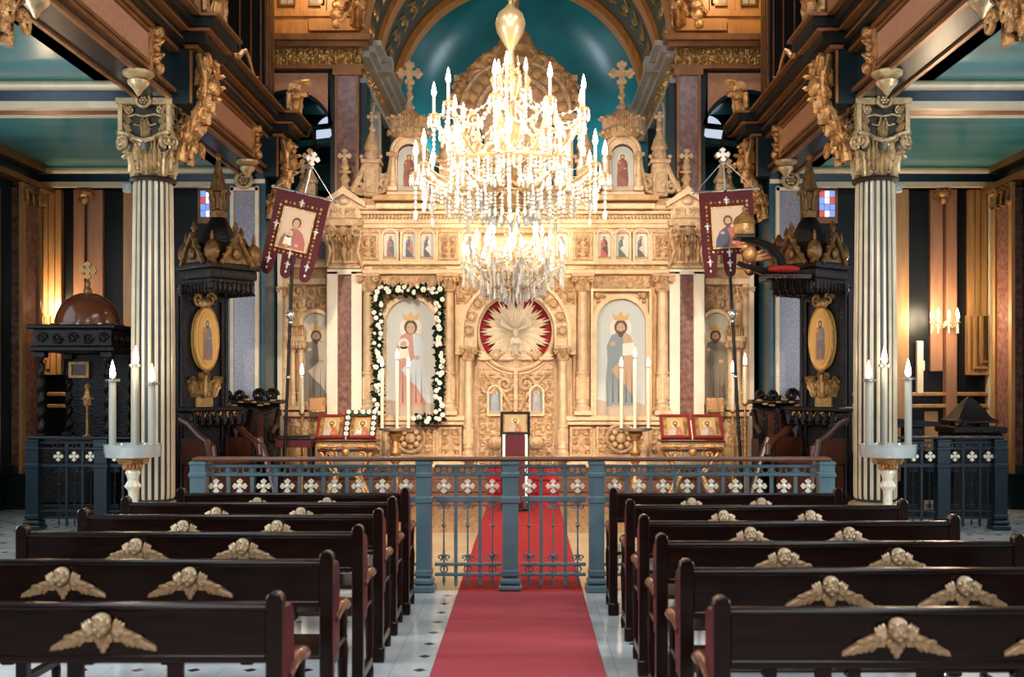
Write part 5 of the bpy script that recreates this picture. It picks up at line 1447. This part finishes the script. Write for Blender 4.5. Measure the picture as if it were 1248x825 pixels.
# ------------------------------------------------------------------ carved thrones with canopies
DGILT = mat('dark_bronze_gilt', (.26, .125, .035), .38, .5, var=.7, vscale=14, bump=.5, bscale=40)
def throne(s, label):
    Y = 14.1; X = PX(266, Y) if s < 0 else PX(986, Y)
    t = thing('canopied_throne', label, 'throne', (X, Y, 0), s*-math.radians(-52) if s < 0 else math.radians(-52), 'canopied thrones')
    t.rotation_euler = (0, 0, -s*math.radians(52)); t.scale = (.8, .8, 1)
    def B(nm, mm, fn, parent=None):
        q = MB(); fn(q); return q.build(nm, mm, parent or t)
    B('plinth', DWOOD, lambda q: (q.cbox(-.50, .50, -.55, .50, 0, .14, .02), q.cbox(-.46, .46, -.45, .50, .14, .30, .02)))
    B('seat', RWOOD, lambda q: (q.cbox(-.42, .42, -.30, .42, .30, .72, .02), q.cbox(-.44, .44, -.34, .42, .72, .78, .02)))
    B('back_panel', DWOOD, lambda q: (q.cbox(-.46, .46, .40, .50, .3, 3.0, .02), q.band([(-.40, .85), (.40, .85), (.40, 2.9), (-.40, 2.9)], [(-.33, .92), (.33, .92), (.33, 2.83), (-.33, 2.83)], .36, .41)))
    B('back_carving', DIMG, lambda q: ([acanthus(q, .3, .36, .08, 0, TR(0, .38, 1.57)), acanthus(q, .24, .3, .08, 0, TR(-.14, .38, 1.59) @ RY(-.5)), acanthus(q, .24, .3, .08, 0, TR(.14, .38, 1.59) @ RY(.5))], [q.tube(spiral(d*.17, 1.71, .1, 1.4, 0, d, 14, .36), [.022]*15, 6) for d in (-1, 1)],
        q.box(-.16, .16, .36, .40, 1.40, 1.60), [q.tube(spiral(d*.12, 2.86, .10, 1.4, 0, d, 14, .36), [.03]*15, 6) for d in (-1, 1)], q.ball((0, .34, 2.80), (.12, .05, .08), 10, 7)))
    B('carved_ledge', DWOOD, lambda q: (q.cbox(-.52, .52, .02, .44, 1.40, 1.46, .015), q.cbox(-.47, .47, .08, .44, 1.30, 1.40, .02), [acanthus(q, .14, -.2, .1, 0, TR(-.42+.14*k, .06, 1.40)) for k in range(7)]))
    B('ledge_scrolls', DIMG, lambda q: [q.tube(spiral(-.39+.13*k, 1.37, .06, 1.4, 0, (-1)**k, 12, .06), [.016]*13, 6) for k in range(7)])
    o = B('oval_icon', mat('amber_ground', (.72, .36, .07), .4), lambda q: (q.prism(circle(0, 2.34, .24, 30, .40), .30, .40)))
    saint('painted_saint', .34, .70, o, (.66, .33, .07), (.34, .17, .10), (.20, .16, .18), (0, .285, 2.0), oval=True, halo=(.8, .5, .15))
    B('oval_frame', DIMG, lambda q: q.tube([(.235*math.cos(a), .31, 2.34+.41*math.sin(a)) for a in [2*PI*i/32 for i in range(33)]], [.02]*33, 6), o)
    for d in (-1, 1):
        for yy in (-.36, .36):
            B('colonnette', DWOOD, lambda q: (q.lathe([(0, .3), (.05, .3), (.05, .36), (.03, .4), (.035, 1.2), (.05, 1.25), (.03, 1.3), (.028, 2.85), (.06, 2.95), (.06, 3.02), (0, 3.02)], 12, 0, TR(d*.43, yy, 0)) if yy > 0 else q.lathe([(0, .3), (.045, .3), (.045, .4), (.03, .45), (.045, .7), (.03, .95), (.05, 1.0), (0, 1.0)], 12, 0, TR(d*.43, yy, 0))))
        B('arm_rest', RWOOD, lambda q: (q.tube([(d*.43, .40, 1.30), (d*.44, .15, 1.24), (d*.44, -.12, 1.10), (d*.44, -.34, 1.02), (d*.44, -.46, .95), (d*.44, -.48, .86), (d*.44, -.42, .82)], [.05, .055, .05, .05, .06, .05, .03], 9), q.cbox(d*.43-.02, d*.43+.02, -.34, .40, .75, 1.06, .01)))
        B('stair_rail', RWOOD, lambda q: q.tube([(d*.50, -.40, 1.05), (d*.53, -.55, .75), (d*.55, -.72, .38), (d*.56, -.80, .16), (d*.56, -.86, .02)], [.05, .055, .055, .06, .07], 9))
    # canopy
    def can(q):
        q.T = SCL(.74, .74, 1)
        q.cbox(-.56, .56, -.52, .52, 3.0, 3.08, .015); q.cbox(-.60, .60, -.56, .56, 3.08, 3.20, .02); q.cbox(-.66, .66, -.62, .60, 3.20, 3.28, .02); q.cbox(-.48, .48, -.45, .50, 3.28, 3.55, .03); q.lathe([(0, 3.5), (.42, 3.5), (.36, 3.66), (.22, 3.82), (.12, 3.92), (0, 3.95)], 8)
    c = B('canopy', DWOOD, can)
    B('canopy_fringe', DIMG if False else DWOOD, lambda q: [acanthus(q, .10, -.16, .05, 0, TR(-.36+.09*k, -.385, 3.04)) for k in range(9)]+[acanthus(q, .10, -.16, .05, 0, TR(d*.40, -.33+.09*k, 3.04) @ RZ(d*PI/2)) for d in (-1, 1) for k in range(8)], c)
    def gab(q, T):
        q.prism([(-.34, 0), (.34, 0), (0, .42)], -.02, .05, 0, T)
        for e in (-1, 1):
            q.tube([(e*.40, -.03, -.02), (e*.2, -.05, .22), (0, -.05, .50)], [.05, .045, .04], 7, 0, T)
            for k in range(3): q.ball((e*(.32-.11*k), -.03, .12+.13*k), .045, 8, 6, 0, T)
        q.ball((0, -.05, .16), (.11, .05, .11), 10, 7, 0, T)
        q.lathe([(0, .46), (.06, .46), (.03, .54), (.06, .60), (.02, .70), (0, .72)], 10, 0, T)
    for T in (TR(0, -.44, 3.27) @ SCL(.74, 1, .74), TR(-.45, 0, 3.27) @ RZ(-PI/2) @ SCL(.74, 1, .74), TR(.45, 0, 3.27) @ RZ(PI/2) @ SCL(.74, 1, .74)):
        B('gable', DGILT, lambda q: gab(q, T), c)
    B('lantern', DGILT, lambda q: (q.lathe([(0, 3.88), (.13, 3.88), (.14, 3.96), (.10, 4.0), (.10, 4.2), (.15, 4.22), (.12, 4.3), (.05, 4.55), (.03, 4.62), (.05, 4.66), (.02, 4.75), (0, 4.78)], 8), [acanthus(q, .12, .3, .1, 0, RZ(PI/2*k) @ TR(0, -.12, 3.95)) for k in range(4)]), c)
    for d in (-1, 1):
        for yy in (-.52, .4):
            B('corner_finial', DGILT, lambda q: (q.lathe([(0, 3.26), (.09, 3.26), (.07, 3.30), (.115, 3.35), (.125, 3.42), (.09, 3.50), (.025, 3.55), (.03, 3.60), (.015, 3.66), (0, 3.68)], 10, 0, TR(d*.40, yy*.74, 0))), c)
    return t
throne(-1, 'carved dark throne with canopy and oval icon beside the banner of mother and child')
RTHRONE = throne(1, 'carved dark throne with oval icon and red cushion bracket by the bearded man banner')
def stall(s, label):
    Y = 15.2; X = PX(300, Y) if s < 0 else PX(958, Y)
    t = thing('choir_stall', label, 'stall', (X, Y, 0), 0, 'choir stalls')
    w = .40
    def B(nm, mm, fn): q = MB(); fn(q); return q.build(nm, mm, t)
    B('back_panel', DWOOD, lambda q: q.cbox(-w, w, .25, .33, 0, 1.5, .02))
    for k in range(5): B('upright_board', RWOOD, lambda q: q.cbox(-w+.03+k*.16, -w+.12+k*.16, .18, .25, .1, 1.35, .012))
    B('seat', DWOOD, lambda q: q.cbox(-w, w, -.25, .25, .5, .56, .02))
    for d in (-1, 0, 1): B('divider', DWOOD, lambda q: (q.cbox(d*w-.03, d*w+.03, -.22, .25, 0, 1.0, .012), q.tube([(d*w, -.28, .98), (d*w, -.30, 1.08), (d*w, -.15, 1.14), (d*w, .05, 1.18), (d*w, .24, 1.38)], [.03, .045, .045, .04, .04], 8), q.tube(spiral(0, 0, .08, 1.4, 0, 1, 14), [.025]*15, 6, 0, TR(d*w, -.24, 1.06) @ RZ(PI/2))))
    B('top_rail', DWOOD, lambda q: (q.cbox(-w-.06, w+.06, .05, .36, 1.48, 1.54, .015), [q.tube(spiral(d*(.13+.18*k), 1.60, .09, 1.4, 0, d, 14, .2), [.035]*15, 6) for d in (-1, 1) for k in (0, 1)]))
    B('crest_carving', DIMG, lambda q: [q.ball((x*.09, .06, 1.50+.04*math.cos(x*1.4)), (.05, .025, .02), 8, 5) for x in range(-4, 5)])
stall(-1, 'dark carved choir stall below the grey marble pilaster behind the mother and child banner')
stall(1, 'dark carved choir stall below the grey marble pilaster by the bearded man banner')
# gilt-topped pulpit arm with a red cushion, reaching from the throne canopy of one side
Y = 13.55
ox, oy = PX(960, Y), Y+.05
def PP(px, py): return (PX(px, Y)-ox, 0, PZ(py, Y))
THR = RTHRONE
RI = (Matrix.Translation(THR.location) @ THR.rotation_euler.to_matrix().to_4x4() @ Matrix.Diagonal((*THR.scale, 1))).inverted()
ARMO = [None]
def B(nm, mm, fn):
    q = MB(); q.T = TR(ox, oy, 0); fn(q); o = q.build(nm, mm)
    o.parent = ARMO[0] or THR
    o.matrix_parent_inverse = RI if ARMO[0] is None else I4
    if ARMO[0] is None: ARMO[0] = o
    return o
B('bracket_arm', BLACK, lambda q: (q.tube([PP(904, 290), PP(922, 293), PP(938, 300), PP(950, 314), PP(956, 328)], [.035, .045, .055, .06, .06], 10, 0, None, 2.2), q.tube([PP(900, 320), PP(912, 325), PP(930, 330), PP(962, 334)], [.03, .04, .05, .05], 9, 0, None, 2.0), q.cbox(PP(896, 0)[0], PP(918, 0)[0], -.14, .14, PP(0, 291)[2], PP(0, 286)[2], .01)))
B('ledge', DWOOD, lambda q: (q.cbox(PP(930, 0)[0], PP(985, 0)[0], -.2, .2, PP(0, 342)[2], PP(0, 334)[2], .015), [acanthus(q, .12, -.22, .06, 0, TR(PP(942+9*k, 0)[0], -.16, PP(0, 341)[2])) for k in range(5)]))
B('cushion', REDC, lambda q: q.ball((PP(954, 0)[0], -.1, PP(0, 329)[2]), (.20, .18, .05), 18, 10, 0))
B('lantern', DIMG, lambda q: q.lathe([(0, 0), (.12, 0), (.135, .03), (.13, .13), (.145, .15), (.11, .22), (.05, .26), (.02, .30), (.03, .33), (0, .36)], 16, 0, TR(PP(908, 0)[0], 0, PP(0, 286)[2])))
B('eagle', GOLD, lambda q: (q.ball(PP(915, 309), (.09, .08, .11), 12, 8), q.ball(PP(909, 300), (.05, .05, .05), 10, 7), [q.ball((0, 0, 0), (.03, .03, .15), 8, 6, 0, TR(*PP(920+k*4, 311+k*2)) @ RY(1.0+.25*k)) for k in range(3)], [q.ball(PP(908+3*k, 322+3*k), (.045, .05, .05), 8, 6) for k in range(3)]))
B('knob', RWOOD, lambda q: q.lathe([(0, 0), (.06, 0), (.07, .05), (.04, .10), (.02, .14), (0, .15)], 12, 0, TR(PP(950, 0)[0], -.02, PP(0, 300)[2])))
# ------------------------------------------------------------------ domed canopy in the aisle
Y = 14.9; X = PX(107, Y)
t = thing('domed_canopy', 'dark carved canopy with polished wooden dome and small cross', 'canopy', (X, Y, 0))
def B(nm, mm, fn, p=None): q = MB(); fn(q); return q.build(nm, mm, p or t)
W = .55; za, zb_ = PZ(430, Y), PZ(398, Y)
B('plinth', DWOOD, lambda q: (q.cbox(-W, W, -W, W, 0, .18, .02), q.cbox(-W+.06, W-.06, -W+.06, W-.06, .18, .95, .02), q.cbox(-W+.02, W-.02, -W+.02, W-.02, .95, 1.03, .02)))
for dx in (-1, 1):
    for dy in (-1, 1):
        def tw(q):
            n = 30
            q.tube([(dx*.44+.018*math.cos(i*1.3), dy*.44+.018*math.sin(i*1.3), 1.03+(za-1.03)*i/n) for i in range(n+1)], .042, 8)
            q.cbox(dx*.44-.07, dx*.44+.07, dy*.44-.07, dy*.44+.07, 1.03, 1.1, .01); q.cbox(dx*.44-.07, dx*.44+.07, dy*.44-.07, dy*.44+.07, za-.08, za, .01)
        B('twisted_column', DWOOD, tw)
c = B('cornice', DWOOD, lambda q: (q.cbox(-W, W, -W, W, za, za+.07, .015), q.cbox(-W+.04, W-.04, -W+.04, W-.04, za+.07, zb_-.06, .01), q.cbox(-W-.03, W+.03, -W-.03, W+.03, zb_-.06, zb_, .015)))
B('cornice_carving', DWOOD, lambda q: [q.tube(spiral(-.40+.2*k, (za+zb_)/2, .07, 1.4, 0, (-1)**k, 12, -W+.02), [.02]*13, 6) for k in range(5)]+[q.tube(spiral(-.40+.2*k, (za+zb_)/2, .07, 1.4, 0, (-1)**k, 12, 0), [.02]*13, 6, 0, RZ(PI/2) @ TR(0, -W+.02, 0)) for k in range(5)], c)
R_ = .42
B('dome', DOMEW, lambda q: q.lathe([(0, zb_-.002), (R_+.05, zb_), (R_+.05, zb_+.03), (R_, zb_+.04)]+[(R_*math.cos(a), zb_+.04+R_*1.0*math.sin(a)) for a in [PI/2*i/10 for i in range(1, 10)]]+[(0, zb_+.04+R_)], 32))
B('dome_cross', DIMG, lambda q: (q.lathe([(0, 0), (.05, 0), (.06, .04), (.03, .09), (.04, .14), (0, .2)], 10, 0, TR(0, 0, zb_+.03+R_)), flared_cross(q, .26, -.015, .015, 0, TR(0, 0, zb_+R_+.34))))
f = B('icon_frame', DIMG, lambda q: q.band([(-.42, PZ(460, Y)), (-.14, PZ(460, Y)), (-.14, PZ(440, Y)), (-.42, PZ(440, Y))], [(-.38, PZ(457, Y)), (-.18, PZ(457, Y)), (-.18, PZ(443, Y)), (-.38, PZ(443, Y))], .38, .44))
B('back_panel', DWOOD, lambda q: q.cbox(-.48, .48, .44, .50, 1.03, za, .01))
B('icon_panel', RWOOD, lambda q: q.box(-.39, -.17, .40, .435, PZ(457, Y), PZ(443, Y)), f)
t2 = thing('gilt_statuette', 'small gilt vase-like lamp hanging under the domed canopy', 'lamp', (PX(117, Y), Y-.30, 1.031))
z_ = 0
q = MB(); q.lathe([(0, 0), (.07, 0), (.07, .03), (.02, .06), (.015, .40), (.03, .44), (.05, .50), (.055, .55), (.03, .60), (.025, .64), (.04, .68), (.02, .72), (0, .74)], 14); q.build('body', DIMG, t2)
q = MB(); [acanthus(q, .06, .10, .04, 0, RZ(PI/2*k) @ TR(0, -.03, .44)) for k in range(4)]; q.build('rim_ornament', GOLD, t2)
t2.name = 'gilt_urn'; t2['label'] = 'slender gilt urn standing under the domed canopy'; t2['category'] = 'urn'
# ------------------------------------------------------------------ pyramid-roofed shrine and reading desk in the other aisle
Y = 14.6
t = thing('candle_shrine', 'dark shrine with pyramid roof on a chest behind the side railing', 'shrine', (PX(1181, Y), Y, 0))
B('chest', DWOOD, lambda q: (q.cbox(-.30, .32, -.3, .3, 0, PZ(527, Y), .02), q.cbox(-.33, .36, -.34, .34, PZ(527, Y), PZ(519, Y), .015)))
B('shrine_posts', DWOOD, lambda q: [q.cbox(dx*.16-.03, dx*.16+.03, dy*.16-.03, dy*.16+.03, PZ(519, Y), PZ(512, Y), .005) for dx in (-1, 1) for dy in (-1, 1)])
def pyr(q):
    z0, z3 = PZ(513, Y), PZ(484, Y)
    q.lathe([(0, z0-.02), (.40, z0-.02), (.40, z0+.01), (.30, z0+.05), (.10, z3-.05), (.03, z3), (0, z3+.02)], 4, 0, RZ(PI/4))
B('pyramid_roof', DWOOD, pyr)
t = thing('reading_desk', 'dark sloping reading desk behind the side railing next to the pyramid-roofed shrine', 'desk', (PX(1115, Y), Y+.1, 0))
B('desk_top', DWOOD, lambda q: (q.prism([(-.34, PZ(521, Y)), (.30, PZ(519, Y)), (.30, PZ(514, Y)), (-.38, PZ(509, Y))], -.2, .2)))
B('pedestal', DWOOD, lambda q: (q.cbox(-.12, .12, -.1, .1, .06, PZ(520, Y), .02), q.cbox(-.2, .2, -.18, .18, 0, .07, .02)))
# ------------------------------------------------------------------ wall lamps
t = thing('wall_sconce', 'glowing crystal wall sconce with a cluster of lit candles on the striped end wall', 'sconce', (PX(1157, 16.5), 16.56, PZ(395, 16.5)))
B('back_plate', CHGOLD, lambda q: q.lathe([(0, 0), (.07, 0), (.05, .03), (0, .05)], 14, 0, RX(PI/2)))
for k in range(5):
    a = PI+PI*(k)/4+(-.0); R = .20
    q = MB(); x, y = -.12+R*math.cos(a), -.2+R*.8*math.sin(a)
    q.tube([(0, -.03, 0), (x*.5, y*.5, -.06), (x, y, .0)], [.014, .012, .010], 6); q.lathe([(0, 0), (.035, .01), (.04, .025), (0, .025)], 10, 0, TR(x, y, 0)); arm = q.build('arm', CHGOLD, t)
    q = MB(); q.lathe([(0, .02), (.014, .02), (.014, .08+.03*(k % 2)), (0, .08+.03*(k % 2))], 8, 0, TR(x, y, 0)); q.build('candle', CANDG, arm)
    q = MB(); flame_mb(q, (x, y, .08+.03*(k % 2)), .12); q.build('flame', FLAME, arm)
    q = MB(); [q.ball((x, y, -.03-.035*j), (.013, .013, .017), 6, 4) for j in range(4)]; q.build('crystal_drops', GLASS, arm)
t = thing('wall_lamp', 'small glowing wall lamp on the striped wall by the domed canopy', 'wall lamp', (PX(48, 16.4), 16.5, PZ(380, 16.4)))
B('bracket', CHGOLD, lambda q: (q.tube([(0, 0, 0), (0, -.1, -.04), (0, -.16, .0)], .014, 7), q.lathe([(0, 0), (.06, .01), (.08, .03), (0, .03)], 12, 0, TR(0, -.16, 0))))
B('flame_bulb', FLAME, lambda q: flame_mb(q, (0, -.16, .03), .16))
for px, py, lab in ((152, 227, 'small pale square box under the cornice on the domed canopy side'), (1097, 227, 'small pale square box under the cornice on the wall sconce side')):
    t = thing('alarm_box', lab, 'box', (PX(px, 16.2), 16.40, PZ(py, 16.2)), 0, 'alarm boxes')
    B('housing', GREYP, lambda q: q.cbox(-.06, .06, -.12, .0, -.07, .07, .012)); B('lens', mat('lens_white', (.8, .82, .85), .2), lambda q: (q.lathe([(0, 0), (.035, 0), (.03, .012), (0, .015)], 14, 0, TR(0, -.12, 0) @ RX(PI/2)), [q.box(-.045, .045, -.124, -.12, a, a+.006) for a in (-.055, .047)]))
t = thing('wall_panel_heater', 'narrow ivory upright box mounted on the dark wall below the sconce', 'wall box', (PX(1124, 16.5), 16.66, PZ(480, 16.5)))
t.name = 'wall_box'
B('casing', WHITEC, lambda q: q.cbox(-.045, .045, -.08, .0, .0, .80, .012)); B('knob', WHITEC, lambda q: q.cbox(.045, .075, -.06, -.02, .35, .5, .008))
# ------------------------------------------------------------------ stands in front of the screen
Y = 15.2
t = thing('lectern', 'small dark lectern with framed icon and maroon drape on the carpet', 'lectern', (PX(628, Y), Y, 0.015))
hw = 17*Y/F; zt = PZ(503, Y)
B('frame', DWOOD, lambda q: ([q.cbox(d*hw*.9-.02, d*hw*.9+.02, -.14, .16, 0, PZ(531, Y), .01) for d in (-1, 1)], q.cbox(-hw, hw, -.16, .18, PZ(533, Y), PZ(529, Y), .01), q.cbox(-hw, hw, -.16, .16, .0, .06, .01)))
T = TR(0, -.16, PZ(531, Y)) @ RX(math.radians(-28))
B('icon_tray', DWOOD, lambda q: q.band([(-hw*1.06, 0), (hw*1.06, 0), (hw*1.06, .345), (-hw*1.06, .345)], [(-hw*.86, .03), (hw*.86, .03), (hw*.86, .32), (-hw*.86, .32)], -.03, .03, 0, T))
cov = B('icon', DIMG, lambda q: (q.box(-hw*.86, hw*.86, .0, .02, .03, .32, 0, T)))
saint('painted_icon', hw*1.5, .26, cov, (.40, .26, .12), (.36, .12, .06), (.40, .30, .20), (0, 0, 0), arched=False, bust=True, halo=(.7, .45, .16), T=T @ TR(0, -.012, .045))
B('drape', VELVET, lambda q: (q.cbox(-hw*.70, hw*.70, -.19, -.165, .12, PZ(530, Y), .008)))
B('drape_trim', mat('white_braid', (.72, .66, .58), .6), lambda q: [q.box(d*hw*.78-.022, d*hw*.78+.022, -.188, -.166, .12, PZ(530, Y)) for d in (-1, 1)])
def icon_stand(s, label, px0, px1, robes):
    Y = 15.25; xc = PX((px0+px1)/2, Y); w = (px1-px0)/2*Y/F
    t = thing('icon_stand', label, 'icon stand', (xc, Y, 0), 0, 'double icon stands')
    zt = PZ(536, Y)
    B('desk', DWOOD if False else RWOOD, lambda q: (q.cbox(-w, w, -.20, .22, zt-.03, zt, .01), q.cbox(-w*.92, w*.92, -.16, .18, zt-.16, zt-.12, .01)), t)
    B('gilt_apron', GOLD, lambda q: (q.cbox(-w*.95, w*.95, -.19, -.16, zt-.10, zt-.04, .01), [q.tube(spiral(d*w*.5, zt-.2, .10, 1.5, PI/2, d, 14, -.14), [.02]*15, 6) for d in (-1, 1)], q.ball((0, -.16, zt-.16), (.06, .04, .06), 10, 7)), t)
    for d in (-1, 1):
        B('leg', GOLD, lambda q: (q.tube([(d*w*.85, -.12, 0), (d*w*.35, -.12, zt*.5), (d*w*.85, -.12, zt-.14)], [.03, .035, .03], 8), q.tube([(d*w*.85, .14, 0), (d*w*.35, .14, zt*.5), (d*w*.85, .14, zt-.14)], [.03, .035, .03], 8)), t)
    B('stretcher', GOLD, lambda q: q.tube([(-w*.4, 0, zt*.5), (w*.4, 0, zt*.5)], .02, 8), t)
    for k, d in enumerate((-1, 1)):
        ww, hh = w*.47, .40
        T = TR(xc+d*w*.5, Y-.17, zt+.002) @ RX(math.radians(-38))
        i = thing('framed_icon', ('framed icon in a red-brown tray, %s of two on the icon stand %s' % (('left' if k == 0 else 'right'), 'below the crowned mother side' if s < 0 else 'below the man with book side')), 'icon', (xc+d*w*.5, Y-.17, zt+.026), 0, None)
        i['label'] = 'tilted framed icon, %s of two on the stand %s' % ('left' if k == 0 else 'right', 'near the mother and child banner' if s < 0 else 'near the bearded man banner')
        T = RX(math.radians(-38))
        B('frame', mat('red_frame', (.22, .02, .015), .4), lambda q: (q.band([(-ww, 0), (ww, 0), (ww, hh), (-ww, hh)], [(-ww+.035, .035), (ww-.035, .035), (ww-.035, hh-.035), (-ww+.035, hh-.035)], -.02, .03, 0, T)), i)
        pn = B('gilt_cover', GOLD, lambda q: (q.box(-ww+.034, ww-.034, .0, .025, .034, hh-.034, 0, T)), i)
        saint('painted_icon', (ww-.06)*1.5, hh-.10, pn, (.55, .33, .13), robes[k], (.5, .42, .35), (0, 0, 0), arched=False, bust=True, T=T @ TR(0, -.006, .05), child=(k == 1 and s < 0))
        if s < 0 and k == 1:
            fl_ = thing('flower_wreath', 'small wreath of white flowers round the right icon near the mother and child banner', 'wreath', (xc+d*w*.5, Y-.17, zt+.026))
            pts = [(-ww, .03), (-ww, hh*.5), (-ww, hh), (0, hh), (ww-.04, hh), (ww-.04, hh*.5), (ww-.04, .03)]
            q = MB(); q.T = T; q.tube([(a, -.045, b) for a, b in pts], .022, 6)
            for j in range(130):
                u = rnd.random()*6; a = int(u); f_ = u-a; x = pts[a][0]*(1-f_)+pts[min(6, a+1)][0]*f_; z = pts[a][1]*(1-f_)+pts[min(6, a+1)][1]*f_
                q.ball((min(ww-.02, x+rnd.uniform(-.03, .03)), -.05, z+rnd.uniform(-.03, .03)), (.02, .012, .03), 6, 4, 0)
            q.build('leaves', LEAFM, fl_)['kind'] = 'stuff'
            me = None
            for j in range(13):
                u = j/12*5.99; a = int(u); f_ = u-a; x = pts[a][0]*(1-f_)+pts[a+1][0]*f_; z = pts[a][1]*(1-f_)+pts[a+1][1]*f_
                v = T @ Vector((x, -.075, z))
                if me is None:
                    q = MB(); [q.ball((.02*math.cos(b*PI/2.5), 0, .02*math.sin(b*PI/2.5)), (.016, .012, .016), 6, 4) for b in range(5)]; o = q.build('flower', PETAL, fl_); me = o.data
                else: o = bpy.data.objects.new('flower', me); COL.objects.link(o); o.parent = fl_
                o.location = v
icon_stand(-1, 'gilt X-legged stand holding two tilted icons near the mother and child banner', 386, 461, ((.5, .14, .05), (.45, .16, .08)))
icon_stand(1, 'gilt X-legged stand holding two tilted icons near the bearded man banner', 803, 881, ((.45, .16, .08), (.40, .20, .12)))
Y = 15.0
t = thing('side_table', 'low dark table with maroon cloth edge by the foot of the mother and child banner', 'table', (PX(363, Y)-.03, Y+.12, 0))
B('tabletop', DWOOD, lambda q: q.cbox(-.25, .22, -.2, .2, PZ(536, Y), PZ(531, Y), .01))
B('cloth_edge', VELVET, lambda q: q.cbox(-.255, .225, -.21, .205, PZ(545, Y), PZ(536, Y), .006))
for dx in (-.22, .19):
    for dy in (-.16, .16): B('leg', DWOOD, lambda q: q.cbox(dx-.02, dx+.02, dy-.02, dy+.02, 0, PZ(540, Y), .005))
for d in (-1, 1):
    Y = 16.0
    t = thing('small_box', 'small gilt box on the ledge below the side icon '+('by the mother and child banner' if d < 0 else 'by the bearded man banner'), 'box', (PX(IC, Y)+d*(247*Y/F), Y+.30, zz(502)+.001), 0, None)
    B('box_body', GOLD, lambda q: q.cbox(-.12, .12, -.06, .06, 0, .22, .01)); B('box_front', mat('painted_front', (.55, .25, .10), .5), lambda q: q.cbox(-.09, .09, -.07, -.06, .03, .19, .005))
# ------------------------------------------------------------------ light
def area(name, loc, rot, sx, sy, power, col):
    l = bpy.data.lights.new(name, 'AREA'); l.shape = 'RECTANGLE'; l.size = sx; l.size_y = sy; l.energy = power; l.color = col
    o = bpy.data.objects.new(name, l); COL.objects.link(o); o.location = loc; o.rotation_euler = rot; return o
def point(name, loc, power, col, r=.08):
    l = bpy.data.lights.new(name, 'POINT'); l.energy = power; l.color = col; l.shadow_soft_size = r
    o = bpy.data.objects.new(name, l); COL.objects.link(o); o.location = loc; return o
WARM = (1.0, .77, .50); COOL = (.78, .88, 1.0)
for s, nm in SIDES:
    area('window_daylight', (s*7.12, 12.9, 2.9), (0, s*PI/2, 0), 3.0, 2.5, LP['aisle'], COOL)
    area('clerestory_daylight', (s*4.2, 5.5, 8.4), (0, s*math.radians(38), 0), 2.2, 7.0, LP['clere'], COOL)
    area('window_daylight', (s*7.12, 6.5, 2.9), (0, s*PI/2, 0), 3.0, 2.5, LP['aisle2'], COOL)
area('west_window_daylight', (0, -2.5, 6.0), (math.radians(72), 0, 0), 5.0, 3.5, LP['west'], (1.0, .95, .88))
for k in range(3):
    a = 2*PI*k/3+.5; point('chandelier_glow', (C1[0]+.66*math.cos(a), C1[1]+.66*math.sin(a), C1[2]+.95), LP['ch1'], WARM, .12)
for k in range(3):
    a = 2*PI*k/3+.5; point('chandelier_glow', (C2[0]+.42*math.cos(a), C2[1]+.42*math.sin(a), C2[2]+.75), LP['ch2'], WARM, .10)
for s in (-1, 1):
    l = bpy.data.lights.new('added_screen_spot', 'SPOT'); l.energy = LP['spot']; l.color = (1, .86, .68); l.spot_size = math.radians(33); l.spot_blend = .8; l.shadow_soft_size = .25  # unseen spots added to brighten the icon screen
    o = bpy.data.objects.new('added_screen_spot', l); COL.objects.link(o); o.location = (s*2.6, 2.0, 6.4)
    o.rotation_euler = (Vector((s*.6, 16.5, 2.0))-Vector(o.location)).to_track_quat('-Z', 'Y').to_euler()
    point('added_gallery_fill', (s*3.1, 16.0, 8.1), LP['trans'], WARM, .15)  # invented light, put in to brighten the amber gallery fronts
    area('vault_window_daylight', (s*1.85, 22.1, 6.5), (Vector((s*.5, 22.9, 9.0))-Vector((s*1.85, 22.1, 6.5))).to_track_quat('-Z', 'Y').to_euler(), .5, .8, LP['vault'], COOL)
l = bpy.data.lights.new('added_chancel_spot', 'SPOT'); l.energy = LP['chan']; l.color = (1, .88, .72); l.spot_size = math.radians(40); l.spot_blend = .9; l.shadow_soft_size = .3  # extra unseen lamp, there to brighten carpet and floor behind the gate
o = bpy.data.objects.new('added_chancel_spot', l); COL.objects.link(o); o.location = (0, 6.5, 9.5); o.rotation_euler = (Vector((0, 13.0, 0))-Vector(o.location)).to_track_quat('-Z', 'Y').to_euler()
point('sconce_glow', (PX(1145, 16.2), 16.1, PZ(385, 16.2)), LP['sconce'], WARM, .18)
point('lamp_glow', (PX(48, 16.2), 16.2, PZ(372, 16.2)), LP['sconce']*.7, WARM, .14)
for px in (482, 774): point('candle_glow', (PX(px, 15.2), 15.1, PZ(440, 15.2)), LP['cand'], WARM, .06)
for px in (161, 1083): point('candle_glow', (PX(px, 11.1), 11.0, PZ(440, 11.1)), LP['cand'], WARM, .06)
point('added_apse_fill', (0, 18.6, 5.6), LP['apse'], (1, .82, .58), .2)  # unseen fill light added to bring up the teal apse
w = bpy.data.worlds.new('world'); w.use_nodes = True; SC.world = w
w.node_tree.nodes['Background'].inputs[0].default_value = (.80, .88, 1.0, 1); w.node_tree.nodes['Background'].inputs[1].default_value = LP['world']
SC.view_settings.view_transform = 'Standard'; SC.view_settings.look = 'None'; SC.view_settings.exposure = LP['exp']; SC.view_settings.gamma = 1
SC.view_settings.use_curve_mapping = False
SC.cycles.use_denoising = True
SC.cycles.max_bounces = 8; SC.cycles.diffuse_bounces = 4; SC.cycles.glossy_bounces = 4; SC.cycles.transmission_bounces = 6; SC.cycles.caustics_reflective = False; SC.cycles.caustics_refractive = False
SC.cycles.sample_clamp_indirect = 6
SC.cycles.use_light_tree = True
